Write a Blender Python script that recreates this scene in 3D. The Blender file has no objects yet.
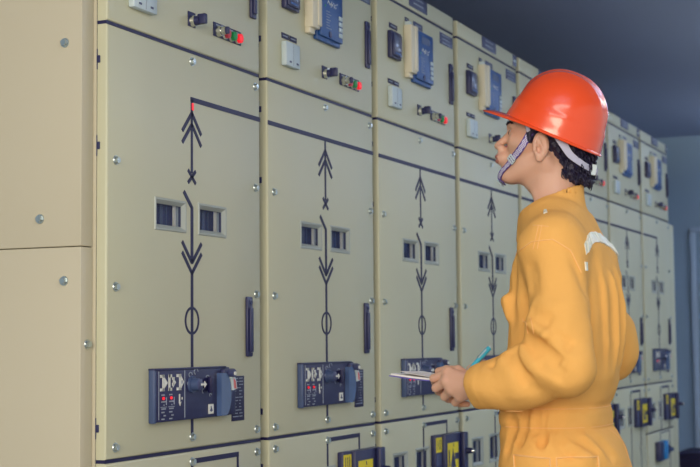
import bpy, bmesh, math, random
import numpy as np
from mathutils import Vector, Matrix
from mathutils.bvhtree import BVHTree

rnd = random.Random(7)
scn = bpy.context.scene
COL = scn.collection

# ------------------------------------------------------------------ materials
def lin(c):
    return tuple(((v/255)/12.92 if v/255 <= 0.04045 else ((v/255+0.055)/1.055)**2.4) for v in c)

def mat(name, rgb, rough=0.5, metal=0.0, noise=0.0, nscale=8.0, bump=0.0, bscale=60.0,
        emit=None, estr=0.0, coat=0.0, spec=0.5, sss=0.0, alpha=1.0, trans=0.0, wave=None):
    m = bpy.data.materials.new(name); m.use_nodes = True
    nt = m.node_tree; b = nt.nodes['Principled BSDF']
    col = (*lin(rgb), 1)
    b.inputs['Base Color'].default_value = col
    b.inputs['Roughness'].default_value = rough
    b.inputs['Metallic'].default_value = metal
    b.inputs['Specular IOR Level'].default_value = spec
    b.inputs['Coat Weight'].default_value = coat
    b.inputs['Coat Roughness'].default_value = 0.12
    if trans: b.inputs['Transmission Weight'].default_value = trans
    if alpha < 1: b.inputs['Alpha'].default_value = alpha
    if sss:
        b.inputs['Subsurface Weight'].default_value = sss
        b.inputs['Subsurface Radius'].default_value = (0.012, 0.004, 0.002)
        b.inputs['Subsurface Scale'].default_value = 1.0
    tc = nt.nodes.new('ShaderNodeTexCoord')
    if noise:
        n = nt.nodes.new('ShaderNodeTexNoise'); n.inputs['Scale'].default_value = nscale
        n.inputs['Detail'].default_value = 4
        nt.links.new(tc.outputs['Object'], n.inputs['Vector'])
        r = nt.nodes.new('ShaderNodeMix'); r.data_type = 'RGBA'
        r.inputs['A'].default_value = tuple(min(1, v*(1-noise)) for v in col[:3])+(1,)
        r.inputs['B'].default_value = tuple(min(1, v*(1+noise)) for v in col[:3])+(1,)
        nt.links.new(n.outputs['Fac'], r.inputs['Factor'])
        nt.links.new(r.outputs['Result'], b.inputs['Base Color'])
    if bump:
        n2 = nt.nodes.new('ShaderNodeTexNoise'); n2.inputs['Scale'].default_value = bscale
        n2.inputs['Detail'].default_value = 5
        nt.links.new(tc.outputs['Object'], n2.inputs['Vector'])
        bp = nt.nodes.new('ShaderNodeBump'); bp.inputs['Strength'].default_value = bump
        bp.inputs['Distance'].default_value = 0.01
        nt.links.new(n2.outputs['Fac'], bp.inputs['Height'])
        nt.links.new(bp.outputs['Normal'], b.inputs['Normal'])
    if wave:
        w = nt.nodes.new('ShaderNodeTexChecker'); w.inputs['Scale'].default_value = wave[0]
        w.inputs['Color1'].default_value = (*lin(wave[1]), 1)
        w.inputs['Color2'].default_value = (*lin(wave[2]), 1)
        nt.links.new(tc.outputs['UV'], w.inputs['Vector'])
        nt.links.new(w.outputs['Color'], b.inputs['Base Color'])
    if emit:
        b.inputs['Emission Color'].default_value = (*lin(emit), 1)
        b.inputs['Emission Strength'].default_value = estr
    return m

M = {}
M['paint'] = mat('cream_paint', (199, 197, 167), 0.42, noise=0.02, nscale=3, bump=0.02, bscale=300)
M['cover_paint'] = mat('side_cover_paint', (196, 187, 162), 0.45, noise=0.02, nscale=3, bump=0.02, bscale=300)
M['frame_dark'] = mat('gap_shade_paint', (52, 54, 92), 0.6)  # dark tone puts shade into the gaps between doors
M['navy'] = mat('navy_black_plastic', (40, 43, 86), 0.4, noise=0.05)
M['ink'] = mat('navy_black_tape', (28, 27, 74), 0.5)
M['panelblue'] = mat('slate_blue_panel', (68, 84, 122), 0.4)
M['coverblue'] = mat('smoky_blue_cover', (78, 100, 142), 0.25, coat=0.3)
M['relay'] = mat('blue_relay_housing', (36, 84, 150), 0.35, noise=0.05)
M['module'] = mat('ivory_module', (222, 214, 190), 0.5)
M['whitebox'] = mat('pale_grey_plastic', (196, 210, 214), 0.45)
M['steel'] = mat('zinc_steel', (190, 200, 200), 0.3, metal=0.9)
M['chrome'] = mat('chrome', (220, 220, 214), 0.15, metal=1.0)
M['recess'] = mat('window_frame_metal', (168, 174, 166), 0.35)
M['winglass'] = mat('inspection_glass', (60, 70, 110), 0.15, spec=0.4, alpha=0.15)
M['windark'] = mat('window_dark_interior', (58, 62, 108), 0.7)
M['white'] = mat('white_marking', (226, 226, 216), 0.5)
M['grey'] = mat('grey_marking', (150, 158, 172), 0.5)
M['red'] = mat('red_lamp', (255, 40, 50), 0.3, emit=(255, 30, 50), estr=0.5)
M['green'] = mat('green_button', (20, 150, 80), 0.35)
M['pink'] = mat('red_button', (220, 60, 80), 0.35)
M['yellow'] = mat('yellow_sign', (232, 210, 40), 0.5)
M['screen'] = mat('grey_display', (96, 104, 132), 0.2)
M['cyan'] = mat('bright_blue_block', (20, 130, 200), 0.4)
M['redlabel'] = mat('faded_red_label', (210, 110, 110), 0.4)
M['plate'] = mat('slate_name_plate', (66, 72, 110), 0.4)
M['hat'] = mat('orange_helmet_plastic', (250, 84, 30), 0.24, coat=0.6, noise=0.01)
M['cloth'] = mat('orange_cotton', (243, 181, 98), 0.85, noise=0.04, nscale=14, bump=0.22, bscale=38, spec=0.2)
M['stitch'] = mat('pale_stitching', (250, 196, 128), 0.8, spec=0.2)
M['tape'] = mat('reflective_tape', (236, 234, 214), 0.4, noise=0.25, nscale=90, bump=0.8, bscale=45)
M['skin'] = mat('skin', (216, 168, 142), 0.5, noise=0.06, nscale=20, bump=0.06, bscale=160, sss=0.12)
M['lip'] = mat('lip', (176, 112, 102), 0.5)
M['hair'] = mat('black_hair', (34, 28, 56), 0.45, bump=0.6, bscale=90)
M['harness'] = mat('grey_harness_plastic', (196, 194, 212), 0.4)
M['strap'] = mat('woven_chin_strap', (200, 196, 220), 0.8, wave=(1.0, (222, 218, 232), (112, 92, 160)))
M['strap_edge'] = mat('purple_strap_edge', (84, 60, 134), 0.8)
M['paper'] = mat('white_paper', (238, 232, 228), 0.7)
M['padcover'] = mat('violet_pad_cover', (110, 96, 190), 0.5)
M['pen'] = mat('light_blue_pen', (70, 185, 215), 0.25)
M['eye'] = mat('eye_white', (220, 215, 210), 0.2)
M['iris'] = mat('dark_iris', (30, 20, 20), 0.2)
M['ceil'] = mat('ceiling_paint', (152, 162, 190), 0.8, noise=0.03, nscale=1.5)
M['wall'] = mat('blue_grey_wall_paint', (150, 172, 192), 0.8, noise=0.03, nscale=2)
M['floor'] = mat('grey_floor', (120, 122, 126), 0.35, noise=0.06, nscale=5)
M['trim'] = mat('door_frame_paint', (176, 194, 214), 0.5)
M['doorpaint'] = mat('door_paint', (150, 172, 192), 0.5)
M['darkbox'] = mat('dark_box', (36, 30, 66), 0.6)
M['boot'] = mat('black_boot', (30, 30, 34), 0.5)
M['tube'] = mat('lamp_tube', (255, 255, 255), 0.5, emit=(255, 250, 240), estr=3)
M['lampbody'] = mat('lamp_body', (220, 220, 220), 0.5)

# ------------------------------------------------------------------ mesh helpers
class MB:
    """collects shapes into one bmesh; material slots by name"""
    def __init__(s): s.bm = bmesh.new(); s.mats = []
    def mi(s, m):
        if m not in s.mats: s.mats.append(m)
        return s.mats.index(m)
    def _fin(s, faces, m):
        i = s.mi(m)
        for f in faces: f.material_index = i
    def box(s, x0, x1, y0, y1, z0, z1, m='paint', bev=0.0, seg=2, rot=None, piv=None):
        n0 = len(s.bm.faces)
        t = bmesh.new()
        r = bmesh.ops.create_cube(t, size=1)
        for v in t.verts:
            v.co = Vector((x0+(v.co.x+.5)*(x1-x0), y0+(v.co.y+.5)*(y1-y0), z0+(v.co.z+.5)*(z1-z0)))
        if bev: bmesh.ops.bevel(t, geom=list(t.edges), offset=bev, segments=seg, profile=.5, affect='EDGES')
        if rot is not None:
            bmesh.ops.rotate(t, verts=t.verts, cent=piv or Vector(((x0+x1)/2, (y0+y1)/2, (z0+z1)/2)), matrix=rot)
        s.merge(t, m)
    def merge(s, t, m):
        i = s.mi(m)
        mp = {}
        for v in t.verts: mp[v.index if False else v] = s.bm.verts.new(v.co)
        for f in t.faces:
            try:
                nf = s.bm.faces.new([mp[v] for v in f.verts]); nf.material_index = i
            except ValueError: pass
        t.free()
    def cyl(s, p0, p1, r0, r1=None, m='steel', seg=16, cap=True):
        r1 = r0 if r1 is None else r1
        p0 = Vector(p0); p1 = Vector(p1); d = (p1-p0).normalized()
        a = d.orthogonal().normalized(); b = d.cross(a)
        A = []; B = []
        for k in range(seg):
            t = 2*math.pi*k/seg; o = a*math.cos(t)+b*math.sin(t)
            A.append(s.bm.verts.new(p0+o*r0)); B.append(s.bm.verts.new(p1+o*r1))
        i = s.mi(m)
        for k in range(seg):
            s.bm.faces.new((A[k], A[(k+1) % seg], B[(k+1) % seg], B[k])).material_index = i
        if cap:
            s.bm.faces.new(A[::-1]).material_index = i; s.bm.faces.new(B).material_index = i
    def tube(s, pts, r, m, seg=6, taper=False):
        pts = [Vector(p) for p in pts]; rings = []; i = s.mi(m)
        prev = None
        for k, p in enumerate(pts):
            d = (pts[min(k+1, len(pts)-1)]-pts[max(k-1, 0)])
            d = d.normalized() if d.length > 1e-9 else Vector((0, 0, 1))
            a = d.orthogonal().normalized() if prev is None else (prev-d*prev.dot(d)).normalized()
            prev = a; b = d.cross(a)
            rr = r if not taper else r*max(.15, 1-(k/(len(pts)-1))**2)
            rings.append([s.bm.verts.new(p+(a*math.cos(2*math.pi*j/seg)+b*math.sin(2*math.pi*j/seg))*rr) for j in range(seg)])
        for A, B in zip(rings, rings[1:]):
            for j in range(seg):
                s.bm.faces.new((A[j], A[(j+1) % seg], B[(j+1) % seg], B[j])).material_index = i
        s.bm.faces.new(rings[0][::-1]).material_index = i; s.bm.faces.new(rings[-1]).material_index = i
    def bar(s, p, q, w, m='ink', x0=0.0, x1=0.0015):
        """flat strip on the (y,z) front plane from p to q, width w"""
        p = Vector(p); q = Vector(q); d = (q-p).normalized(); n = Vector((-d.y, d.x))*(w/2)
        s.prism([(p+n), (q+n), (q-n), (p-n)], x0, x1, m)
    def prism(s, poly, x0, x1, m):
        poly = [Vector(v[:2]) for v in poly]
        ar = sum(poly[k].x*poly[(k+1) % len(poly)].y-poly[(k+1) % len(poly)].x*poly[k].y for k in range(len(poly)))
        if ar < 0: poly = poly[::-1]
        A = [s.bm.verts.new((x0, v.x, v.y)) for v in poly]; B = [s.bm.verts.new((x1, v.x, v.y)) for v in poly]
        i = s.mi(m)
        s.bm.faces.new(A[::-1]).material_index = i; s.bm.faces.new(B).material_index = i
        n = len(poly)
        for k in range(n): s.bm.faces.new((A[k], A[(k+1) % n], B[(k+1) % n], B[k])).material_index = i
    def mesh(s, name, ang=35):
        me = bpy.data.meshes.new(name)
        bmesh.ops.recalc_face_normals(s.bm, faces=s.bm.faces)
        s.bm.to_mesh(me); s.bm.free()
        for m in s.mats: me.materials.append(M[m])
        for p in me.polygons: p.use_smooth = True
        me.set_sharp_from_angle(angle=math.radians(ang))
        return me

def link(name, me, parent=None, loc=(0, 0, 0)):
    o = bpy.data.objects.new(name, me); COL.objects.link(o); o.location = loc
    if parent is not None: o.parent = parent
    return o
def thing(name, label, cat, loc=(0, 0, 0), group=None, me=None):
    o = bpy.data.objects.new(name, me); COL.objects.link(o); o.location = loc
    o['label'] = label; o['category'] = cat
    if group: o['group'] = group
    return o
def struct(name, me, loc=(0, 0, 0)):
    o = bpy.data.objects.new(name, me); COL.objects.link(o); o.location = loc; o['kind'] = 'structure'
    return o

# ------------------------------------------------------------------ layout constants (metres)
CX, CZ = 1.808, 1.15             # camera distance from the door fronts (x=0) and height
S0, PITCH, DW = 2.7407, 0.8, 0.752
ZB, ZT, ZS, ZTOP = CZ-.263, CZ+.735, CZ+1.161, CZ+1.225
DEP = 0.027
G = 0.0042                        # half gap between doors

# ------------------------------------------------------------------ room
def room():
    m = MB(); m.box(-3, 4.6, -2.6, 12.2, -.1, 0, 'floor'); struct('floor', m.mesh('floor'))
    m = MB(); m.box(-3, 4.6, -2.6, 12.2, 2.83, 2.93, 'ceil'); struct('ceiling', m.mesh('ceiling'))
    m = MB(); m.box(-3, 4.6, 12.0, 12.2, 0, 2.83, 'wall'); struct('wall_far', m.mesh('wall_far'))
    m = MB(); m.box(-1.75, -1.6, -3, 12, 0, 2.83, 'wall'); struct('wall_left', m.mesh('wall_left'))
    m = MB(); m.box(-1.6, -.45, 11.97, 12.0, 0, .12, 'trim', .004); struct('baseboard_far', m.mesh('baseboard_far'))
    # door in the far wall
    d = struct('door_1', None, (0, 0, 0))
    m = MB()
    m.box(-.40, -.355, 11.965, 12.0, 0, 2.02, 'trim', .005); m.box(.55, .62, 11.95, 12.0, 0, 2.02, 'trim', .005)
    m.box(-.40, .62, 11.965, 12.0, 2.02, 2.065, 'trim', .005)
    link('door_frame', m.mesh('door_frame'), d)
    m = MB(); m.box(-.354, .55, 11.975, 11.995, .01, 2.02, 'doorpaint', .003); link('door_leaf', m.mesh('door_leaf'), d)
    m = MB(); m.cyl((-.27, 11.97, 1.0), (-.27, 11.92, 1.0), .012); m.cyl((-.27, 11.925, 1.0), (-.15, 11.925, 1.0), .009)
    link('door_handle', m.mesh('door_handle'), d)
room()
LAMPS = [(1.55, 1.55, 'pendant tube lamp hanging nearest the camera, above the start of the row'),
         (2.2, 5.2, 'pendant tube lamp hanging halfway along the aisle'),
         (2.2, 8.0, 'added pendant fill lamp hanging two thirds of the way down the aisle'),
         (1.6, 10.7, 'added pendant fill lamp hanging nearest the far wall')]  # last two lamps are added to brighten the far end
for lx, ly, lb in LAMPS:  # unseen lamps; hanging form added so they can fill the ceiling
    t = thing('ceiling_lamp', lb, 'ceiling lamp', (lx, ly, 2.83), 'pendant lamps over the aisle')
    m = MB(); m.box(-.66, .66, -.05, .05, -.44, -.38, 'lampbody', .01)
    link('housing', m.mesh('housing'), t)
    for s in (-1, 1):
        m = MB(); m.cyl((s*.5, 0, -.38), (s*.5, 0, 0), .006, m='steel', seg=8); link('rod', m.mesh('rod'), t)
        m = MB(); m.cyl((-.60, s*.085, -.42), (.60, s*.085, -.42), .014, m='tube', seg=14); link('lamp_tube', m.mesh('lamp_tube'), t)

# ------------------------------------------------------------------ switchgear
CACHE = {}
def shared(key, fn):
    if key not in CACHE:
        m = MB(); fn(m); CACHE[key] = m.mesh(key)
    return CACHE[key]

def door_pan(m, z0, z1, holes=()):
    """pressed steel door: folded sides and a front with window openings"""
    x0, x1 = -DEP, 0.0; b = .0055
    ys = sorted({0.0, DW, *[h[0] for h in holes], *[h[1] for h in holes]})
    zs = sorted({z0, z1, *[h[2] for h in holes], *[h[3] for h in holes]})
    bm = m.bm; mi = m.mi('paint')
    def V(x, y, z): return bm.verts.new((x, y, z))
    # front grid inset by b
    def cy(y): return min(max(y, b), DW-b)
    def cz(z): return min(max(z, z0+b), z1-b)
    g = {(i, j): V(x1, cy(y), cz(z)) for i, y in enumerate(ys) for j, z in enumerate(zs)}
    for i in range(len(ys)-1):
        for j in range(len(zs)-1):
            yc = (ys[i]+ys[i+1])/2; zc = (zs[j]+zs[j+1])/2
            if any(h[0] < yc < h[1] and h[2] < zc < h[3] for h in holes): continue
            bm.faces.new((g[i, j], g[i+1, j], g[i+1, j+1], g[i, j+1])).material_index = mi
    # rounded fold + sides, as concentric rings of the 4 corners plus grid points
    ni, nj = len(ys)-1, len(zs)-1
    ring = [(i, 0) for i in range(ni)]+[(ni, j) for j in range(nj)]+[(i, nj) for i in range(ni, 0, -1)]+[(0, j) for j in range(nj, 0, -1)]
    prev = [g[k] for k in ring]
    seq = []
    for t in (30, 60, 90): seq.append((b*math.sin(math.radians(t)), -b*(1-math.cos(math.radians(t)))))
    seq.append((b, -DEP))
    for out, dx in seq:
        cur = []
        for (i, j) in ring:
            y = cy(ys[i]); z = cz(zs[j])
            if i == 0: y -= out
            if i == ni: y += out
            if j == 0: z -= out
            if j == nj: z += out
            cur.append(V(x1+dx, y, z))
        n = len(ring)
        for k in range(n):
            bm.faces.new((prev[k], prev[(k+1) % n], cur[(k+1) % n], cur[k])).material_index = mi
        prev = cur
    bm.faces.new(prev[::-1]).material_index = mi

def screw(m):
    m.cyl((0, 0, 0), (.0025, 0, 0), .0115, .0105, 'steel', 18)
    m.cyl((.0025, 0, 0), (.0085, 0, 0), .0085, .0078, 'steel', 6)
def hinge(m, h=.048):
    m.box(-.0362, -.0262, -.003, .0035, -h/2, h/2, 'navy', .001)
    m.box(-.030, -.0185, -.003, -.0002, -h*.18, h*.18, 'navy', .0015)
def handle(m, L):
    m.box(0, .008, -.019, .012, -L/2, L/2, 'navy', .003)
    m.box(.008, .014, -.012, .005, -L/2+.012, L/2-.03, 'navy', .002)
    m.cyl((.008, .002, -L/2+.017), (.012, .002, -L/2+.017), .006, m='steel', seg=14)
    m.cyl((.008, .0, L/2-.016), (.0115, .0, L/2-.016), .005, m='plate', seg=12)

def window_unit(m, y0, y1, z0, z1):
    """bevelled recessed inspection window with painted pale reflections behind glass"""
    f = .009; d = .006
    i = m.mi('recess')
    O = [(0, y0, z0), (0, y1, z0), (0, y1, z1), (0, y0, z1)]
    I = [(-d, y0+f, z0+f), (-d, y1-f, z0+f), (-d, y1-f, z1-f), (-d, y0+f, z1-f)]
    L = [(.003, y0-.004, z0-.004), (.003, y1+.004, z0-.004), (.003, y1+.004, z1+.004), (.003, y0-.004, z1+.004)]
    K = [(0, y0-.006, z0-.006), (0, y1+.006, z0-.006), (0, y1+.006, z1+.006), (0, y0-.006, z1+.006)]
    R = [[m.bm.verts.new(v) for v in r] for r in (K, L, [(.003, v[1], v[2]) for v in O], I)]
    for A, B in zip(R, R[1:]):
        for k in range(4): m.bm.faces.new((A[k], A[(k+1) % 4], B[(k+1) % 4], B[k])).material_index = i
def window_inner(m, y0, y1, z0, z1):
    a, b, c, d = y0+.008, y1-.008, z0+.008, z1-.008
    m.box(-.0265, -.0255, a, b, c, d, 'windark')
    w = b-a  # pale upright strips below paint the reflections in the window
    m.box(-.0255, -.0225, a+w*.40, a+w*.52, c, d, 'panelblue')
    m.box(-.0255, -.0225, a+w*.64, a+w*.68, c, d, 'panelblue')
    m.box(-.0255, -.006, a-.001, a, c, d, 'windark')
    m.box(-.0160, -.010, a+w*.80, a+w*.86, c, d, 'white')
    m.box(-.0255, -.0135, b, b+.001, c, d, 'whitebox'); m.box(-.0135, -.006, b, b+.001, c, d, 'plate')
    m.box(-.0255, -.006, a, b, d, d+.001, 'windark'); m.box(-.0255, -.006, a, b, c-.001, c, 'panelblue')
def window_glass(m, y0, y1, z0, z1):
    m.box(-.0062, -.0050, y0+.0085, y1-.0085, z0+.0085, z1-.0085, 'winglass')

WIN = [(.212, .345, CZ+.283, CZ+.344), (.418, .549, CZ+.283, CZ+.346)]
WIN = [(.208, .345, CZ+.278, CZ+.346), (.416, .551, CZ+.278, CZ+.348)]
LWIN = [(.100, .220, CZ-.475, CZ-.376), (.305, .430, CZ-.475, CZ-.374)]

def mimic_mid(m, first, last):
    c = .380; w = .012
    yb = CZ+.612
    m.bar((c-.006 if first else .0, yb), (c+.006 if last else DW, yb), .0125)
    P = lambda y, z: (y, CZ+z)
    m.bar(P(c, .612), P(c, .425), .009)
    for z in (.578, .549):
        for s in (-1, 1): m.bar(P(c, z), P(c+s*.047, z-.051), .010)
    for s in (-1, 1): m.bar(P(c-s*.019, .432), P(c+s*.019, .400), .009)
    m.bar(P(c-.040, .376), P(c, .338), .011)
    m.bar(P(c, .341), P(c, .205), .012)
    for z in (.200, .174):
        for s in (-1, 1): m.bar(P(c, z), P(c+s*.048, z+.051), .010)
    m.bar(P(c, .176), P(c, -.222), .011)
    n = 40; ro, ri = .035, .029; i = m.mi('ink')
    A = [m.bm.verts.new((.0017, c+ro*math.cos(2*math.pi*k/n), CZ+.056+ro*math.sin(2*math.pi*k/n))) for k in range(n)]
    B = [m.bm.verts.new((.0017, c+ri*math.cos(2*math.pi*k/n), CZ+.056+ri*math.sin(2*math.pi*k/n))) for k in range(n)]
    A2 = [m.bm.verts.new((0, v.co.y, v.co.z)) for v in A]; B2 = [m.bm.verts.new((0, v.co.y, v.co.z)) for v in B]
    for k in range(n):
        j = (k+1) % n
        for q in ((A[k], A[j], B[j], B[k]), (A2[k], A2[j], A[j], A[k]), (B[k], B[j], B2[j], B2[k])):
            m.bm.faces.new(q).material_index = i
def mimic_low(m):
    c = .380; P = lambda y, z: (y, CZ+z)
    m.bar(P(c, -.300), P(c, -.75), .009); m.bar(P(c-.004, -.291), P(.622, -.291), .0125); m.bar(P(.617, -.291), P(.617, -.60), .009)
    m.bar(P(.595, -.60), P(.617, -.66), .009); m.bar(P(.617, -.66), P(.617, -.86), .009)

def control_panel(m):
    z0, z1 = CZ-.186, CZ-.062
    m.box(0, .016, .178, .545, z0, z1, 'navy', .002)
    m.box(0, .0175, .176, .186, z0-.002, z1+.002, 'panelblue', .003)
    m.box(0, .018, .176, .525, z1-.002, z1+.003, 'navy', .001)
def panel_legend(m):
    x0, x1 = .016, .0172
    z0, z1 = CZ-.186, CZ-.062
    y = .206; zt, zb = CZ-.074, CZ-.113
    m.box(x0, x1, .316, .3185, z0+.006, z1-.004, 'grey')
    m.box(x0, x1, .196, .1975, z0+.006, z1-.004, 'grey')
    # white bracket symbols
    def sym(y0, kind):
        w = .034
        if kind in (0, 1):
            m.box(x0, x1, y0, y0+w*.45, zt-.007, zt, 'white'); m.box(x0, x1, y0, y0+w*.45, zb, zb+.007, 'white')
            xx = y0 if kind == 1 else y0+w*.3
            m.box(x0, x1, xx, xx+.008, zb, zt, 'white')
            m.prism([(y0+w*.6, (zt+zb)/2+.012), (y0+w*1.0, (zt+zb)/2), (y0+w*.6, (zt+zb)/2-.012)], x0, x1, 'white')
            if kind == 1: m.box(x0, x1, y0+w*.5, y0+w*.72, zb+.012, zb+.019, 'white'); m.box(x0, x1, y0+w*.5, y0+w*.8, zt-.013, zt-.007, 'white')
        else:
            m.box(x0, x1, y0, y0+w*.5, zt-.007, zt, 'white'); m.box(x0, x1, y0, y0+w*.5, zb, zb+.007, 'white')
            m.box(x0, x1, y0+w*.35, y0+w*.6, zb, zt, 'white')
            m.prism([(y0+w*.6, zt-.004), (y0+w*1.0, (zt+zb)/2), (y0+w*.6, zb+.004)], x0, x1, 'white')
            m.box(x0, x1+.0003, y0+w*.65, y0+w*.75, (zt+zb)/2-.004, (zt+zb)/2+.004, 'navy')
    sym(.203, 0); sym(.241, 1); sym(.279, 2)
    r = random.Random(3)
    for c in range(2):
        yy = .218+c*.036
        for k, z in enumerate([-.122, -.138, -.146, -.155, -.163, -.171, -.179]):
            m.box(x0, x1, yy-.009+(.010 if k % 3 == 2 else 0), yy+.004+(.006 if k % 2 else 0), CZ+z-.0016, CZ+z+.0016, 'grey')
        m.box(x0, x1, yy+.012, yy+.0145, CZ-.146, CZ-.128, 'grey')
        m.box(x0, x1, yy-.013, yy+.015, CZ-.1515, CZ-.1500, 'grey')
    m.box(x0, x1, .290, .295, CZ-.145, CZ-.122, 'white'); m.box(x0, x1, .303, .306, CZ-.136, CZ-.130, 'white')
    m.prism([(.290, CZ-.145), (.300, CZ-.141), (.295, CZ-.151)], x0, x1, 'white')
def dial_marks(m):
    x0, x1 = .016, .0172
    # marks round the knobs
    for y, z, a in [(.345, -.077, .008), (.372, -.070, .010), (.336, -.098, .006), (.430, -.086, .008), (.410, -.119, .008), (.452, -.112, .006), (.444, -.130, .005)]:
        n = 10
        for k in range(7):
            t = 2*math.pi*k/n
            m.bar((y+a*math.cos(t), CZ+z+a*.7*math.sin(t)), (y+a*math.cos(t+.63), CZ+z+a*.7*math.sin(t+.63)), .0022, 'grey', x0, x1)
def position_tag(m):
    x0, x1 = .016, .0172
    m.box(x0, x1+.0008, .434, .458, CZ-.177, CZ-.153, 'white')
    m.box(x0, x1+.0012, .443, .447, CZ-.172, CZ-.158, 'navy'); m.prism([(.438, CZ-.170), (.454, CZ-.170), (.446, CZ-.160)], x0, x1+.0011, 'plate')
def panel_lamps(m):
    for y in (.216, .252): m.cyl((.0165, y, CZ-.130), (.0195, y, CZ-.130), .0037, m='red', seg=14)
def panel_knob(m):
    c = .352
    m.cyl((.016, c, CZ-.101), (.022, c, CZ-.101), .021, .020, 'panelblue', 26)
    m.cyl((.022, c, CZ-.101), (.040, c, CZ-.101), .0165, .0145, 'panelblue', 22)
    m.cyl((.040, c, CZ-.101), (.043, c, CZ-.101), .0145, .010, 'plate', 22)
    m.box(.030, .0445, c-.004, c+.022, CZ-.106, CZ-.096, 'panelblue', .002)
    m.prism([(c-.004, CZ-.0985), (c+.012, CZ-.0985), (c+.012, CZ-.093), (c+.023, CZ-.101), (c+.012, CZ-.109), (c+.012, CZ-.1035), (c-.004, CZ-.1035)], .0445, .0458, 'white')
def panel_selector(m):
    m.cyl((.016, .425, CZ-.103), (.022, .425, CZ-.103), .018, .017, 'ink', 20)
    m.box(.022, .034, .418, .432, CZ-.124, CZ-.084, 'ink', .003)
def padlock_cover(m):
    # curved protective cover at the right end of the operating panel
    n = 14; y0 = .478; zt, zb = CZ-.076, CZ-.184
    poly = [(y0, zb), (y0, zt)]
    for k in range(n+1):
        t = math.radians(90-180*k/n)
        poly.append((y0+.022+.030*max(0, math.cos(t)), (zt+zb)/2+(zt-zb)/2*math.sin(t)))
    m.prism(poly, .014, .030, 'coverblue')
def lock_body(m):
    z0, z1 = CZ-.184, CZ-.066
    m.box(.0, .026, .500, .562, z0, z1, 'navy', .004)
    m.cyl((.026, .530, CZ-.078), (.040, .530, CZ-.078), .010, m='plate', seg=16)
    m.cyl((.040, .530, CZ-.078), (.043, .530, CZ-.078), .005, m='white', seg=12)
    n = 8
    pts = [(.520+.034*math.cos(math.radians(a)), CZ-.128+.056*math.sin(math.radians(a))) for a in np.linspace(70, 10, n)]
    inn = [(.520+.014*math.cos(math.radians(a)), CZ-.128+.040*math.sin(math.radians(a))) for a in np.linspace(10, 70, n)]
    m.prism(pts+inn, .026, .034, 'whitebox')
    m.prism([(.534, CZ-.090), (.545, CZ-.098), (.549, CZ-.118), (.537, CZ-.116)], .034, .0348, 'redlabel')
def legend_plate(m):
    m.box(0, .002, .584, .652, CZ-.204, CZ-.087, 'ink', .0005)
    r = random.Random(5)
    for k in range(13):
        z = CZ-.093-k*.0083
        a = .588+.004*r.random()
        m.box(.002, .0026, a, a+.012+.020*r.random(), z-.0012, z+.0012, 'grey')
        m.box(.002, .0026, .624, .630+.016*r.random(), z-.0012, z+.0012, 'grey')

def meter(m):
    y0, y1, z0, z1 = .088, .178, CZ+.955, CZ+1.048
    m.box(0, .016, y0, y1, z0, z1, 'navy', .003)
    m.box(.016, .021, y0+.008, y1-.006, z0+.008, z1-.008, 'navy', .002)
def meter_screen(m):
    m.box(.021, .0216, .106, .160, CZ+.982, CZ+1.034, 'screen', .0003)
    m.box(.021, .0218, .110, .156, CZ+.969, CZ+.975, 'relay', .0003)
def module(m):
    y0, y1, z0, z1 = .240, .299, CZ+.928, CZ+1.096
    m.box(0, .029, y0, y1-.008, z0, z1, 'module', .003)
    m.box(0, .032, y1-.024, y1, z0+.010, z1, 'module', .002)
    m.box(.0, .018, y0+.003, y1-.02, z0-.016, z0+.004, 'module', .003)
    m.box(.002, .022, y0+.002, y0+.024, z1-.004, z1+.012, 'whitebox', .002)
def relay(m):
    y0, y1, z0, z1 = .301, .470, CZ+.905, CZ+1.096
    m.box(0, .014, y0, y1, z0, z1, 'relay', .003)
    m.box(.014, .024, y0+.006, y1-.003, z0+.012, z1-.005, 'relay', .002)
def relay_face(m):
    x0, x1 = .024, .0247
    m.box(x0, x1, .352, .432, CZ+1.050, CZ+1.076, 'panelblue')
    for k in range(9): m.bar((.356+k*.008, CZ+1.022+.008*math.sin(k*1.7)), (.362+k*.008, CZ+1.027+.007*math.cos(k*2.3)), .0026, 'white', x0, x1)
    r = random.Random(8)
    for k in range(7): m.box(x0, x1, .345, .366+.014*r.random(), CZ+.996-k*.0085, CZ+.998-k*.0085, 'grey')
def relay_key(m): m.box(.024, .0275, .436, .458, -.0065, .0065, 'whitebox', .001)
def relay_button(m): m.cyl((.024, .372, CZ+.929), (.0262, .372, CZ+.929), .010, m='navy', seg=18)
def relay_led(m): m.cyl((.024, .338, CZ+1.012), (.0255, .338, CZ+1.012), .0032, m='green', seg=10)
def wbox(m, wide):
    y0, y1, z0, z1 = .085, .176, CZ+.788, CZ+.858
    if wide: y1 = .188; z0 = CZ+.786
    m.box(0, .018, y0, y1, z0, z1, 'whitebox', .004)
    ym = (y0+y1)/2
    m.box(.0178, .0184, ym-.0008, ym+.0008, z0+.004, z1-.004, 'grey')
    for y in (y0+.026, ym+.026): m.box(.018, .0187, y-.006, y+.006, z0+.010, z0+.015, 'plate')
def selector_switch(m):
    m.box(0, .003, .360, .396, CZ+.797, CZ+.835, 'navy', .001)
    m.cyl((.003, .378, CZ+.812), (.014, .378, CZ+.812), .0145, .0135, 'chrome', 22)
    m.cyl((.014, .378, CZ+.812), (.026, .378, CZ+.812), .012, .011, 'navy', 18)
    m.box(.020, .044, .372, .386, CZ+.802, CZ+.828, 'navy', .003)
def button_plate(m):
    m.box(0, .003, .490, .640, CZ+.797, CZ+.834, 'navy', .001)
    for y in (.512, .552, .585, .618): m.box(.003, .0034, y-.010, y+.008, CZ+.826, CZ+.830, 'grey')
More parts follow.
